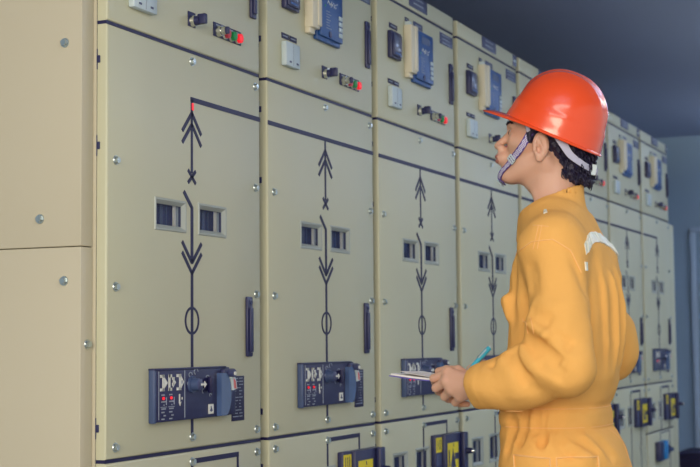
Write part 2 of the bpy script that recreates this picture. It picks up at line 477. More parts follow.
def button_switch(m):
    m.cyl((.003, .512, CZ+.812), (.016, .512, CZ+.812), .0145, .0135, 'chrome', 22)
    m.cyl((.016, .512, CZ+.812), (.028, .512, CZ+.812), .011, .010, 'chrome', 18)
    m.box(.026, .036, .507, .518, CZ+.803, CZ+.822, 'navy', .003)
def pushbutton(m, colr):
    m.cyl((.003, 0, 0), (.009, 0, 0), .0145, .0135, 'chrome', 22)
    m.cyl((.009, 0, 0), (.017, 0, 0), .0125, .0120, colr, 22)
    m.cyl((.017, 0, 0), (.019, 0, 0), .0120, .0080, colr, 22)
PLATES = [(.103, .176, 1.060, 1.078, 'ink'), (.250, .285, 1.112, 1.126, 'ink'), (.330, .420, 1.106, 1.128, 'plate'),
          (.601, .738, 1.100, 1.142, 'plate'), (.088, .134, .868, .884, 'ink'), (.139, .186, .868, .884, 'ink')]
def plate(m, y0, y1, z0, z1, c):
    m.box(0, .002, y0, y1, CZ+z0, CZ+z1, c, .0005)
    n = max(1, int((z1-z0)/.012))
    for k in range(n):
        zc = CZ+z0+(k+.5)*(z1-z0)/n
        m.box(.0018, .0025, y0+(y1-y0)*.15, y0+(y1-y0)*.8, zc-.0015, zc+.0015, 'grey')
def cap_plate(m):
    m.box(0, .003, .292, .468, CZ+1.176, CZ+1.221, 'plate', .0008)
    for z in (1.210, 1.192): m.box(.003, .0036, .330, .430, CZ+z-.0025, CZ+z+.0025, 'grey')
def cap_tag(m):
    m.box(0, .003, .704, .750, CZ+1.172, CZ+1.219, 'plate', .0008); m.box(.003, .0036, .712, .742, CZ+1.190, CZ+1.200, 'whitebox')
def warn_unit(m):
    m.box(0, .030, .520, .722, CZ-.492, CZ-.334, 'navy', .003)
    m.box(0, .018, .452, .522, CZ-.490, CZ-.333, 'navy', .002)
    m.box(.030, .046, .680, .722, CZ-.492, CZ-.334, 'navy', .003)
def warn_sign(m):
    m.box(.018, .0188, .457, .514, CZ-.394, CZ-.342, 'yellow')
    for y in (.470, .486, .500): m.box(.0188, .0192, y-.002, y+.002, CZ-.385, CZ-.350, 'navy')
    m.box(.030, .0308, .542, .655, CZ-.470, CZ-.366, 'yellow')
    m.prism([(.570, CZ-.455), (.625, CZ-.455), (.598, CZ-.385)], .0308, .0312, 'navy')
    m.box(.0308, .0312, .615, .655, CZ-.428, CZ-.405, 'navy'); m.box(.0308, .0312, .600, .606, CZ-.382, CZ-.370, 'navy')
    m.box(.0308, .0312, .552, .562, CZ-.450, CZ-.390, 'navy')
    m.box(.018, .0188, .460, .512, CZ-.440, CZ-.400, 'plate'); m.box(.018, .0188, .460, .512, CZ-.478, CZ-.450, 'plate')
def warn_knob(m):
    m.cyl((.046, .702, CZ-.402), (.070, .702, CZ-.402), .012, .010, 'navy', 16)
    m.cyl((.070, .702, CZ-.402), (.078, .702, CZ-.402), .009, .007, 'chrome', 16)
def blue_unit(m):
    m.box(0, .030, .190, .300, CZ-.720, CZ-.608, 'navy', .003)
    m.box(.0, .040, .300, .385, CZ-.715, CZ-.606, 'cyan', .004)
    m.box(.0, .036, .420, .480, CZ-.690, CZ-.640, 'navy', .004)
    m.cyl((.036, .455, CZ-.665), (.055, .455, CZ-.665), .012, m='panelblue', seg=16)

CAB_LABELS = [
 'cream switchgear cabinet at the left end of the row, beside the bare side cover',
 'cream switchgear cabinet second from the left end, right of the widest first cabinet',
 'cream switchgear cabinet third from the left, behind the held papers',
 'cream switchgear cabinet fourth from the left, right in front of the worker\'s face',
 'cream switchgear cabinet fifth from the left, mostly hidden behind helmet and orange chest',
 'cream switchgear cabinet third from the far end, nearly all hidden behind the worker\'s back',
 'cream switchgear cabinet second from the far end, first one clear of the helmet\'s right edge',
 'cream switchgear cabinet at the far end of the row, bright blue unit low down']
NC = 8
for k in range(NC):
    cab = thing('switchgear_cabinet', CAB_LABELS[k], 'electrical cabinet', (0, S0+k*PITCH, 0), 'switchgear cabinets in a row')
    P = lambda nm, key, fn, par, loc=(0, 0, 0): link(nm, shared(key, fn), par, loc)
    last = k == NC-1; first = k == 0
    def body(m):
        m.box(-1.25, -DEP-.0005, -.003, PITCH-.0045, .0, ZTOP-.002, 'frame_dark')
    P('body', 'cab_body', body, cab)
    def plinth(m): m.box(-DEP-.0005, -.006, .0, PITCH-.004, 0, .075, 'navy', .003)
    P('plinth', 'plinth', plinth, cab)
    for i, zz in enumerate([ZB, ZT, ZS]+([CZ-.548] if last else [])):
        P('seam_shade_strip', 'seam_shade%d' % i, lambda m: m.box(-.0268, -.0035, .0, DW, zz-G+.0002, zz+G-.0002, 'ink'), cab)  # dark strip that paints the shade of the seam between doors
    P('cap_panel', 'cap_panel', lambda m: door_pan(m, ZS+G, ZTOP), cab)
    if k >= 1 : P('name_plate', 'cap_plate', cap_plate, cab)
    if k in (3, 4, 5, 6, 7): P('name_plate', 'cap_tag', cap_tag, cab)
    # ---- relay compartment door
    ud = P('relay_door', 'relay_door', lambda m: door_pan(m, ZT+G, ZS-G), cab)
    for i, pl_ in enumerate(PLATES): P('name_plate', 'plate%d' % i, lambda m: plate(m, *pl_), ud)
    P('handle', 'handle_up', lambda m: handle(m, .153), ud, (0, .711, CZ+.962))
    mt = P('meter', 'meter', meter, ud)
    P('meter_screen', 'meter_screen', meter_screen, ud)
    P('terminal_module', 'module', module, ud)
    P('relay', 'relay', relay, ud)
    P('relay_face', 'relay_face', relay_face, ud)
    for q in range(4): P('relay_key', 'relay_key', relay_key, ud, (0, 0, CZ+.939+q*.0175))
    P('relay_button', 'relay_button', relay_button, ud); P('relay_lamp', 'relay_led', relay_led, ud)
    P('terminal_cover', 'wbox1' if first else 'wbox0', lambda m: wbox(m, first), ud)
    P('selector_switch', 'selector_switch', selector_switch, ud)
    P('button_plate', 'button_plate', button_plate, ud)
    P('key_switch', 'button_switch', button_switch, ud)
    for y, c in ((.548, 'pink'), (.583, 'green'), (.616, 'red')):
        o = P('pushbutton', 'pb_'+c, lambda m: pushbutton(m, c), ud, (0, y, CZ+.812))
        o['label'] = {'pink': 'dull red pushbutton', 'green': 'green pushbutton', 'red': 'glowing red indicator button'}[c]
    for z in (.85, 1.07): P('hinge', 'hinge', hinge, ud, (0, 0, CZ+z))
    # ---- breaker door
    md = P('breaker_door', 'breaker_door', lambda m: door_pan(m, ZB+G, ZT-G, WIN), cab)
    for i, wn in enumerate(WIN):
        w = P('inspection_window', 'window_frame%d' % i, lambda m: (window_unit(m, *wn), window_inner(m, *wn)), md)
        w2 = P('window_glass', 'window_glass%d' % i, lambda m: window_glass(m, *wn), md)
    P('mimic_diagram', 'mimic%d%d' % (first, last), lambda m: mimic_mid(m, first, last), md)
    if first:
        P('status_mark', 'status_mark', lambda m: m.box(.0015, .0028, .378, .387, CZ+.585, CZ+.603, 'red', .0005), md)
    P('handle', 'handle_mid', lambda m: handle(m, .160), md, (0, .681, CZ+.043))
    for y, z in [(.036, .42), (.725, .700), (.725, .421), (.036, .13), (.727, .131), (.036, -.233), (.381, -.231), (.726, -.232), (.382, .709)]:
        P('screw', 'screw', screw, md, (0, y, CZ+z))
    for z in (.650, .451, -.189): P('hinge', 'hinge', hinge, md, (0, 0, CZ+z))
    P('operating_panel', 'control_panel', control_panel, md)
    P('panel_legend', 'panel_legend', panel_legend, md)
    P('dial_marks', 'dial_marks', dial_marks, md); P('position_tag', 'position_tag', position_tag, md)
    P('panel_lamps', 'panel_lamps', panel_lamps, md)
    P('knob', 'panel_knob', panel_knob, md)
    P('selector_switch', 'panel_selector', panel_selector, md)
    P('lock_body', 'lock_body', lock_body, md)
    P('curved_cover', 'padlock_cover', padlock_cover, md)
    P('instruction_plate', 'legend_plate', legend_plate, md)
    # ---- cable compartment door
    zl0 = CZ-.548+G if last else .08
    ld = P('cable_door', 'cable_door%d' % last, lambda m: door_pan(m, zl0, ZB-G, LWIN), cab)
    for i, wn in enumerate(LWIN):
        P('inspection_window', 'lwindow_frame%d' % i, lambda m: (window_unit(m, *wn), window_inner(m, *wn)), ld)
        P('window_glass', 'lwindow_glass%d' % i, lambda m: window_glass(m, *wn), ld)
    if not last: P('mimic_diagram', 'mimic_low', mimic_low, ld)
    else:
        def ml(m):
            c = .380; Q = lambda y, z: (y, CZ+z)
            m.bar(Q(c, -.300), Q(c, -.540), .009); m.bar(Q(c-.004, -.291), Q(.622, -.291), .0125); m.bar(Q(.617, -.291), Q(.617, -.540), .009)
        P('mimic_diagram', 'mimic_low_last', ml, ld)
    for y, z in [(.036, -.293), (.381, -.292), (.726, -.293)]: P('screw', 'screw', screw, ld, (0, y, CZ+z))
    for z in (-.34, -.50): P('hinge', 'hinge', hinge, ld, (0, 0, CZ+z))
    P('earthing_unit', 'warn_unit', warn_unit, ld)
    P('warning_sign', 'warn_sign', warn_sign, ld)
    P('knob', 'warn_knob', warn_knob, ld)
    if last:
        bd = P('base_door', 'base_door', lambda m: door_pan(m, .08, CZ-.548-G), cab)
        P('socket_unit', 'blue_unit', blue_unit, bd)
        def ml2(m):
            Q = lambda y, z: (y, CZ+z)
            m.bar(Q(.34, -.560), Q(.34, -.606), .009); m.bar(Q(.617, -.560), Q(.617, -.85), .009); m.bar(Q(.336, -.562), Q(.621, -.562), .006)
        P('mimic_diagram', 'mimic_base', ml2, bd)
    if first:
        X1 = -.034
        for nm, z0, z1 in (('side_cover', .0, CZ+.218), ('side_cover', CZ+.2195, ZTOP+.01)):
            m = MB(); m.box(-1.25, X1, -.052, -.0045, z0, z1, 'cover_paint', .003); link(nm, m.mesh('side_cover'), cab)
        m = MB(); m.box(X1-.012, -.0272, -.0044, -.0005, 0, ZTOP, 'cover_paint', .0004); link('edge_strip', m.mesh('edge_strip'), cab)
        rz = Matrix.Rotation(math.radians(-90), 3, 'Z')
        for x, z in [(-.080, .683), (-.145, .284), (-.079, .142)]:
            o = link('screw', shared('screw', screw), cab, (x, -.052, CZ+z)); o.rotation_euler = (0, 0, math.radians(-90))
        link('screw', shared('screw', screw), cab, (X1, -.026, CZ+.0))

# filler panel closing the far end of the row
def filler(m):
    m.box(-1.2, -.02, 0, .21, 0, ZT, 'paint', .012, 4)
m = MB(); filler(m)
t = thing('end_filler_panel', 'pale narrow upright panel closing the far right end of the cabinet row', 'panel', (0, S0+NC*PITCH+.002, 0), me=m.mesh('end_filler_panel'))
m = MB(); m.box(0, .62, 0, .5, 0, .33, 'darkbox', .01); m.box(-.008, .628, -.008, .508, .30, .335, 'darkbox', .008)
thing('dark_crate', 'low dark navy box on the floor beyond the far end of the cabinets', 'box', (-.255, 10.45, 0), me=m.mesh('dark_crate'))

# ------------------------------------------------------------------ implicit surfaces -> meshes
def V3(*a): return np.array(a, dtype=np.float64)
def ell(P, c, r, R=None):
    q = P-V3(*c)
    if R is not None: q = q@R
    r = V3(*r); k = np.sqrt(((q/r)**2).sum(-1)); k2 = np.sqrt(((q/(r*r))**2).sum(-1))
    return k*(k-1)/np.maximum(k2, 1e-9)
def caps(P, a, b, r0, r1=None):
    r1 = r0 if r1 is None else r1
    a = V3(*a); b = V3(*b); d = b-a
    h = np.clip(((P-a)@d)/(d@d), 0, 1)
    return np.linalg.norm(P-a-h[..., None]*d, axis=-1)-(r0+(r1-r0)*h)
def smin(a, b, k):
    h = np.clip(.5+.5*(b-a)/k, 0, 1); return b*(1-h)+a*h-k*h*(1-h)
def smax(a, b, k): return -smin(-a, -b, k)
def rbox(P, c, h, r, R=None):
    q = P-V3(*c)
    if R is not None: q = q@R
    q = np.abs(q)-(V3(*h)-r)
    return np.linalg.norm(np.maximum(q, 0), axis=-1)+np.minimum(q.max(-1), 0)-r

def nets(fn, lo, hi, s):
    """surface nets over the box lo..hi with cell size s; returns verts, quads"""
    n = [int(math.ceil((hi[i]-lo[i])/s))+1 for i in range(3)]
    ax = [lo[i]+s*np.arange(n[i]) for i in range(3)]
    F = np.empty(n, dtype=np.float32)
    step = max(1, 400000//(n[1]*n[2]))
    for i in range(0, n[0], step):
        X, Y, Z = np.meshgrid(ax[0][i:i+step], ax[1], ax[2], indexing='ij')
        F[i:i+step] = fn(np.stack([X, Y, Z], -1))
    for a in range(3):          # close at the box border
        sl = [slice(None)]*3
        for e in (0, -1):
            sl[a] = e; F[tuple(sl)] = np.maximum(F[tuple(sl)], s*.5)
    I = F < 0
    c = I[:-1, :-1, :-1].astype(np.int8)
    tot = np.zeros_like(c)
    for dx in (0, 1):
        for dy in (0, 1):
            for dz in (0, 1):
                tot += I[dx:n[0]-1+dx, dy:n[1]-1+dy, dz:n[2]-1+dz]
    act = (tot > 0) & (tot < 8)
    idx = -np.ones(act.shape, dtype=np.int64); cells = np.argwhere(act); idx[act] = np.arange(len(cells))
    acc = np.zeros((len(cells), 3)); cnt = np.zeros(len(cells))
    ci, cj, ck = cells.T
    for a in range(3):
        o = [x for x in range(3) if x != a]
        for u in (0, 1):
            for v in (0, 1):
                p = [ci.copy(), cj.copy(), ck.copy()]; p[o[0]] = p[o[0]]+u; p[o[1]] = p[o[1]]+v
                q = [x.copy() for x in p]; q[a] = q[a]+1
                f0 = F[tuple(p)]; f1 = F[tuple(q)]; m = (f0 < 0) != (f1 < 0)
                t = np.where(m, f0/np.where(m, f0-f1, 1), 0)
                pos = np.stack([x.astype(float) for x in p], -1); pos[:, a] += t
                acc[m] += pos[m]; cnt[m] += 1
    verts = acc/cnt[:, None]*s+V3(*lo)
    quads = []
    for a in range(3):
        o = [x for x in range(3) if x != a]
        sl0 = [slice(1, -1)]*3; sl0[a] = slice(0, -1); sl1 = list(sl0); sl1[a] = slice(1, None)
        A = I[tuple(sl0)]; B = I[tuple(sl1)]
        e = np.argwhere(A != B); off = [1, 1, 1]; off[a] = 0; e = e+np.array(off)
        inside = I[tuple(e.T)]
        def cell(du, dv):
            q = e.copy(); q[:, o[0]] -= du; q[:, o[1]] -= dv; return idx[tuple(q.T)]
        Q = np.stack([cell(1, 1), cell(0, 1), cell(0, 0), cell(1, 0)], -1)
        flip = inside if a != 1 else ~inside
        Q[~flip] = Q[~flip][:, ::-1]
        quads.append(Q)
    return verts, np.concatenate(quads)

def np_mesh(name, parts, mats, smooth_it=0, mat_fn=None):
    vs = []; qs = []; off = 0
    for v, q in parts: vs.append(v); qs.append(q+off); off += len(v)
    v = np.concatenate(vs); q = np.concatenate(qs)
    for _ in range(smooth_it):   # light taubin smoothing
        for lam in (.5, -.52):
            s = np.zeros_like(v); c = np.zeros(len(v))
            for i in range(4):
                a = q[:, i]; b = q[:, (i+1) % 4]
                np.add.at(s, a, v[b]); np.add.at(c, a, 1); np.add.at(s, b, v[a]); np.add.at(c, b, 1)
            v = v+lam*(s/np.maximum(c, 1)[:, None]-v)
    me = bpy.data.meshes.new(name)
    me.from_pydata(v.tolist(), [], q.tolist()); me.update()
    bm = bmesh.new(); bm.from_mesh(me); bmesh.ops.recalc_face_normals(bm, faces=bm.faces); bm.to_mesh(me); bm.free()
    for m in mats: me.materials.append(M[m])
    if mat_fn is not None:
        cen = np.array([p.center[:] for p in me.polygons]); mi = mat_fn(cen)
        me.polygons.foreach_set('material_index', mi.astype(np.int32))
    me.polygons.foreach_set('use_smooth', [True]*len(me.polygons))
    return me
def bvh_of(*meshes):
    vs = []; fs = []; off = 0
    for me in meshes:
        vs += [v.co[:] for v in me.vertices]; fs += [[i+off for i in p.vertices] for p in me.polygons]; off = len(vs)
    return BVHTree.FromPolygons(vs, fs)

# ------------------------------------------------------------------ the worker
PXW, PYW = .89, 3.365
person = thing('person', 'worker in orange coveralls and orange hard hat, looking up and holding papers and a pen', 'person', (PXW, PYW, 0))
person.rotation_euler = (0, 0, math.pi)

# head frame: x forward, y left, z up; centre between the ears at eye level
HC = V3(.040, 0.0, 1.632)
def rotm(yaw, pitch):
    cy, sy = math.cos(yaw), math.sin(yaw); cp, sp = math.cos(pitch), math.sin(pitch)
    Rz = np.array([[cy, -sy, 0], [sy, cy, 0], [0, 0, 1]]); Ry = np.array([[cp, 0, -sp], [0, 1, 0], [sp, 0, cp]])
    return Rz@Ry
HR = rotm(math.radians(13), math.radians(12))        # columns are head axes in person frame
def h2p(p): return HR@V3(*p)+HC

def sd_head(Q):
    P = (Q-HC)@HR
    Pm = P.copy(); Pm[..., 1] = np.abs(Pm[..., 1])
    d = ell(P, (-.008, 0, .038), (.097, .076, .088))
    d = smin(d, ell(P, (.038, 0, -.010), (.054, .060, .072)), .03)
    d = smin(d, ell(P, (.040, 0, -.062), (.045, .046, .050)), .025)
    d = smin(d, caps(Pm, (-.006, .056, -.052), (.066, .016, -.098), .017, .018), .02)
    d = smin(d, ell(P, (.080, 0, -.100), (.019, .022, .017)), .018)
    d = smin(d, caps(Pm, (.070, .040, -.018), (.050, .056, -.024), .018, .016), .02)      # cheekbone
    d = smin(d, caps(Pm, (.084, .034, .020), (.092, .010, .018), .009), .012)             # brow
    d = smax(d, -ell(Pm, (.098, .032, -.001), (.018, .018, .011)), .010)                  # eye socket
    d = smin(d, ell(Pm, (.078, .031, -.001), (.0135, .016, .011)), .004)                  # eyelid volume
    d = smin(d, caps(P, (.088, 0, .006), (.114, 0, -.032), .0066, .0096), .010)           # nose
    d = smin(d, ell(Pm, (.105, .010, -.037), (.011, .008, .008)), .006)
    d = smin(d, ell(P, (.094, 0, -.061), (.021, .027, .019)), .012)                       # muzzle
    d = smin(d, ell(P, (.1085, 0, -.0595), (.0080, .020, .0042)), .004)                    # upper lip
    d = smin(d, ell(P, (.1055, 0, -.0705), (.0080, .018, .0046)), .004)                    # lower lip
    d = smax(d, -ell(P, (.1165, 0, -.0660), (.010, .022, .0014)), .002)
    d = smax(d, -ell(P, (.1125, 0, -.0850), (.010, .018, .0055)), .008)                     # mentolabial fold
    # ears
    a = math.radians(-12)
    Re = np.array([[math.cos(a), 0, math.sin(a)], [0, 1, 0], [-math.sin(a), 0, math.cos(a)]])
    tl = math.radians(12)
    Rt = np.array([[math.cos(tl), -math.sin(tl), 0], [math.sin(tl), math.cos(tl), 0], [0, 0, 1]])
    E = (Pm-V3(.005, .080, -.026))@(Re.T)@Rt
    e = ell(E, (0, 0, .004), (.020, .0085, .032))
    e = smin(e, ell(E, (.004, -.001, -.024), (.010, .006, .012)), .006)
    e = smax(e, -ell(E, (.002, .0105, .003), (.0130, .0090, .0235)), .0025)
    e = smin(e, caps(E, (.004, .003, .015), (-.005, .004, -.010), .0032), .003)
    e = smax(e, -ell(E, (.006, .006, -.006), (.0065, .0095, .0095)), .002)
    e = smin(e, ell(E, (.015, .001, -.006), (.005, .004, .006)), .003)
    d = smin(d, e, .006)
    # neck
    n = caps(Q, (.020, 0, 1.555), (.014, 0, 1.40), .053, .056)
    n = smin(n, caps(Q, (.050, 0, 1.54), (.046, 0, 1.40), .045, .046), .03)
    n = smin(n, caps(Q, (.030, .044, 1.56), (.080, .012, 1.42), .014, .014), .02)          # neck muscle
    n = smin(n, ell(Q, (.094, 0.005, 1.486), (.014, .014, .018)), .014)                      # throat
    d = smin(d, n, .022)
    d = smax(d, -ell(P, (.03, 0, -.165), (.04, .05, .035)), .02)
    return d
hv = nets(sd_head, (-.10, -.13, 1.36), (.22, .13, 1.78), .0026)

# hands: each finger a bent chain leaving the palm
def hand(mcp, pip, dip, tip, wrist, palmc, thumb, arm):
    def f(P):
        d = caps(P, arm[0], arm[1], .036, .028)
        d = smin(d, caps(P, arm[1], wrist, .028, .027), .012)
        for k in range(4):
            d = smin(d, caps(P, wrist, mcp[k], .023, .0135), .014)
            d = smin(d, ell(P, mcp[k], (.0125, .0125, .0125)), .006)
        for k in range(4):
            r = (.0098, .0102, .0098, .0088)[k]
            c = caps(P, mcp[k], pip[k], r+.0016, r+.0004)
            c = smin(c, caps(P, pip[k], dip[k], r, r-.0008), .003)
            c = smin(c, caps(P, dip[k], tip[k], r-.0008, r-.0018), .003)
            d = smin(d, c, .0055)
        t = caps(P, thumb[0], thumb[1], .017, .0125)
        t = smin(t, caps(P, thumb[1], thumb[2], .0120, .0108), .004)
        t = smin(t, caps(P, thumb[2], thumb[3], .0108, .0088), .004)
        d = smin(d, t, .007)
        return d
    return f
# left hand pinches the pad, back of the hand turned outwards
L_mcp = [(.238, .178, 1.076), (.238, .190, 1.056), (.226, .191, 1.037), (.206, .186, 1.022)]
L_pip = [(.279, .166, 1.062), (.270, .176, 1.040), (.250, .173, 1.020), (.226, .167, 1.006)]
L_dip = [(.285, .142, 1.052), (.273, .150, 1.031), (.251, .146, 1.013), (.224, .142, 1.002)]
L_tip = [(.276, .122, 1.049), (.258, .132, 1.026), (.236, .130, 1.008), (.210, .126, 1.000)]
fl = hand(L_mcp, L_pip, L_dip, L_tip, (.158, .194, 1.046), None,
          [(.185, .168, 1.056), (.225, .148, 1.080), (.258, .134, 1.081), (.283, .124, 1.078)],
          [(.02, .24, 1.07), (.120, .200, 1.048)])
lh = nets(fl, (.0, .09, .96), (.32, .29, 1.13), .0024)
# right hand holds the pen over the pad
RZ0 = -.014
R_mcp = [(.205, -.075, 1.100), (.200, -.092, 1.090), (.190, -.105, 1.078), (.178, -.114, 1.066)]
R_pip = [(.240, -.052, 1.108), (.236, -.066, 1.093), (.224, -.080, 1.078), (.210, -.092, 1.066)]
R_dip = [(.256, -.032, 1.094), (.244, -.044, 1.078), (.230, -.060, 1.066), (.212, -.074, 1.057)]
R_tip = [(.262, -.018, 1.080), (.238, -.030, 1.070), (.218, -.048, 1.063), (.200, -.064, 1.056)]
fr = hand(R_mcp, R_pip, R_dip, R_tip, (.135, -.118, 1.083), None,
          [(.160, -.090, 1.086), (.200, -.052, 1.092), (.232, -.034, 1.090), (.252, -.022, 1.082)],
          [(.03, -.19, 1.10), (.110, -.132, 1.085)])
rh = nets(lambda P: fr(P-V3(0, 0, RZ0)), (.0, -.24, 1.02), (.30, .01, 1.14), .0024)
# body under the coveralls
def sd_core(P):
    d = rbox(P, (.0, 0, 1.20), (.085, .13, .24), .08)
    d = smin(d, ell(P, (.01, 0, .92), (.10, .145, .12)), .05)
    d = smin(d, caps(P, (0, 0, 1.36), (.01, 0, 1.47), .055, .05), .03)
    Pm = P.copy(); Pm[..., 1] = np.abs(Pm[..., 1])
    d = smin(d, caps(Pm, (.01, .09, .90), (.03, .10, .48), .075, .052), .03)
    d = smin(d, caps(Pm, (.03, .10, .48), (-.01, .105, .09), .050, .036), .02)
    d = smin(d, caps(P, (-.01, .15, 1.38), (-.07, .25, 1.10), .045, .040), .02)
    d = smin(d, caps(P, (-.07, .25, 1.10), (.03, .235, 1.07), .040, .035), .02)
    d = smin(d, caps(P, (-.01, -.15, 1.38), (-.04, -.255, 1.11), .045, .040), .02)
    d = smin(d, caps(P, (-.04, -.255, 1.11), (.04, -.185, 1.10), .040, .035), .02)
    return d
core = nets(sd_core, (-.16, -.33, .03), (.20, .33, 1.50), .012)
def lipmat(c):
    p = (c-HC)@HR
    m = (p[:, 0] > .1035) & (np.abs(p[:, 1]) < .020) & (p[:, 2] < -.0558) & (p[:, 2] > -.0755) & (c[:, 2] > 1.5)
    return m.astype(int)
body_me = np_mesh('body', [hv, lh, rh, core], ['skin', 'lip'], 0, lipmat)
body = link('body', body_me, person)
head_bvh = bvh_of(np_mesh('tmp_head', [hv], ['skin']))

# eyes, brows
for s in (-1, 1):
    m = MB()
    bmesh.ops.create_uvsphere(m.bm, u_segments=20, v_segments=14, radius=.0118)
    m.mi('eye')
    o = link('eye', m.mesh('eye'), person, tuple(h2p((.0800, s*.031, -.0005))))
    m = MB(); c = h2p((.0800, s*.031, -.0005)); q = h2p((.0920, s*.0310, .001))
    d = (q-c)/np.linalg.norm(q-c)
    m.cyl(tuple(d*.0108), tuple(d*.0123), .0055, .0045, 'iris', 18); link('iris', m.mesh('iris'), o)
    m = MB()
    for k in range(46):
        t = k/45; y = s*(.012+.036*t); x = .103-.018*t*t; z = .0215+.006*math.sin(t*2.4)-.004*t
        p0 = head_bvh.find_nearest(Vector(h2p((x, y, z+rnd.uniform(-.003, .003)))))[0]
        p1 = p0+Vector(HR@V3(rnd.uniform(.0, .003), s*.008, rnd.uniform(.0, .004)))
        m.tube([p0, (p0+p1)/2+Vector(HR@V3(.002, 0, .001)), p1], .0009, 'hair', 4, True)
    link('eyebrow', m.mesh('eyebrow'), person)

# ---- hair: a close cap under the helmet, thicker and curly at the nape
def sd_hair(Q):
    P = (Q-HC)@HR; Pm = P.copy(); Pm[..., 1] = np.abs(Pm[..., 1])
    d = ell(P, (-.012, 0, .040), (.102, .081, .094))
    d = smin(d, ell(P, (-.066, 0, -.030), (.048, .062, .056)), .03)
    d = smin(d, ell(P, (-.074, 0, -.072), (.044, .054, .036)), .02)
    d = smin(d, caps(Pm, (.038, .069, .035), (.036, .067, -.014), .015, .009), .012)     # sideburn
    n = np.sin(P[..., 0]*260+2*np.sin(P[..., 2]*140))*np.sin(P[..., 2]*230+1.5*np.sin(P[..., 1]*190))*np.sin(P[..., 1]*240+P[..., 0]*90)
    d = d+.0042*n
    # clear the face and the ear
    d = smax(d, -(ell(P, (.102, 0, -.055), (.060, .10, .110))), .006)
    d = smax(d, -(rbox(Pm, (.022, .085, -.070), (.032, .036, .046), .012)), .006)
    d = smax(d, -(ell(Pm, (.005, .088, -.028), (.026, .022, .036))), .004)
    d = smax(d, -(P[..., 2]+.099), .01)
    return d
hr = nets(sd_hair, (-.12, -.12, 1.48), (.19, .12, 1.79), .003)
hair_me = np_mesh('hair', [hr], ['hair'])
hair = link('hair', hair_me, person)
hb = bvh_of(hair_me)
m = MB(); nlock = 0
while nlock < 700:
    th = rnd.uniform(-2.0, 2.0); z = rnd.uniform(-.090, .02)
    src = V3(-.06-.08*math.cos(th), .10*math.sin(th), z)
    if abs(src[1]) > .05 and z > -.02 and src[0] > -.05 and rnd.random() < .6: continue
    loc_, nor, _, dist = hb.find_nearest(Vector(h2p(src)))
    if loc_ is None: continue
    hl = (np.array(loc_)-HC)@HR
    if hl[0] > -.028: continue
    nlock += 1
    L = rnd.uniform(.012, .024); tang = Vector(HR@V3(-.5, rnd.uniform(-.8, .8), -1)).normalized()
    side_ = nor.cross(tang).normalized(); cur = rnd.uniform(-1, 1)
    pts = []
    for k in range(6):
        t = k/5
        pts.append(loc_-nor*.001+tang*(L*t)+side_*(cur*.007*math.sin(t*2.6))+nor*(.0045*math.sin(t*3.0)))
    m.tube(pts, rnd.uniform(.0016, .0030), 'hair', 5, True)
curls = link('hair_locks', m.mesh('hair_locks', 80), person); curls['kind'] = 'stuff'

# ---- coveralls
TZ = [  # z, centre a, half depth, half width
 (.05, .0, .10, .10), (.70, .005, .150, .185), (.80, .008, .153, .188), (.85, .018, .144, .180), (.92, .030, .128, .168), (.97, .032, .125, .160), (1.00, .030, .127, .160),
 (1.06, .012, .136, .164), (1.141, .0, .139, .168), (1.225, -.003, .138, .172), (1.31, .0, .130, .172), (1.36, .0, .112, .166), (1.40, .004, .092, .142),
 (1.437, .014, .082, .108), (1.47, .026, .076, .084), (1.54, .034, .070, .070), (1.62, .034, .070, .070)]
TZa = np.array(TZ)
def sd_torso(P):
    z = P[..., 2]
    c = np.interp(z, TZa[:, 0], TZa[:, 1]); ra = np.interp(z, TZa[:, 0], TZa[:, 2]); rb = np.interp(z, TZa[:, 0], TZa[:, 3])
    q = ((np.abs((P[..., 0]-c)/ra))**2.3+(np.abs(P[..., 1]/rb))**2.3)**(1/2.3)
    return (q-1)*np.minimum(ra, rb)*.9
EL = (-.066, .262, 1.090); WL = (.158, .205, 1.043)
ER = (-.040, -.275, 1.112); WR = (.105, -.140, 1.085)
cn = V3(*WL)-V3(*EL); cn /= np.linalg.norm(cn)
cr = V3(*WR)-V3(*ER); cr /= np.linalg.norm(cr)
CUTL = V3(-.030, 0, -.0)
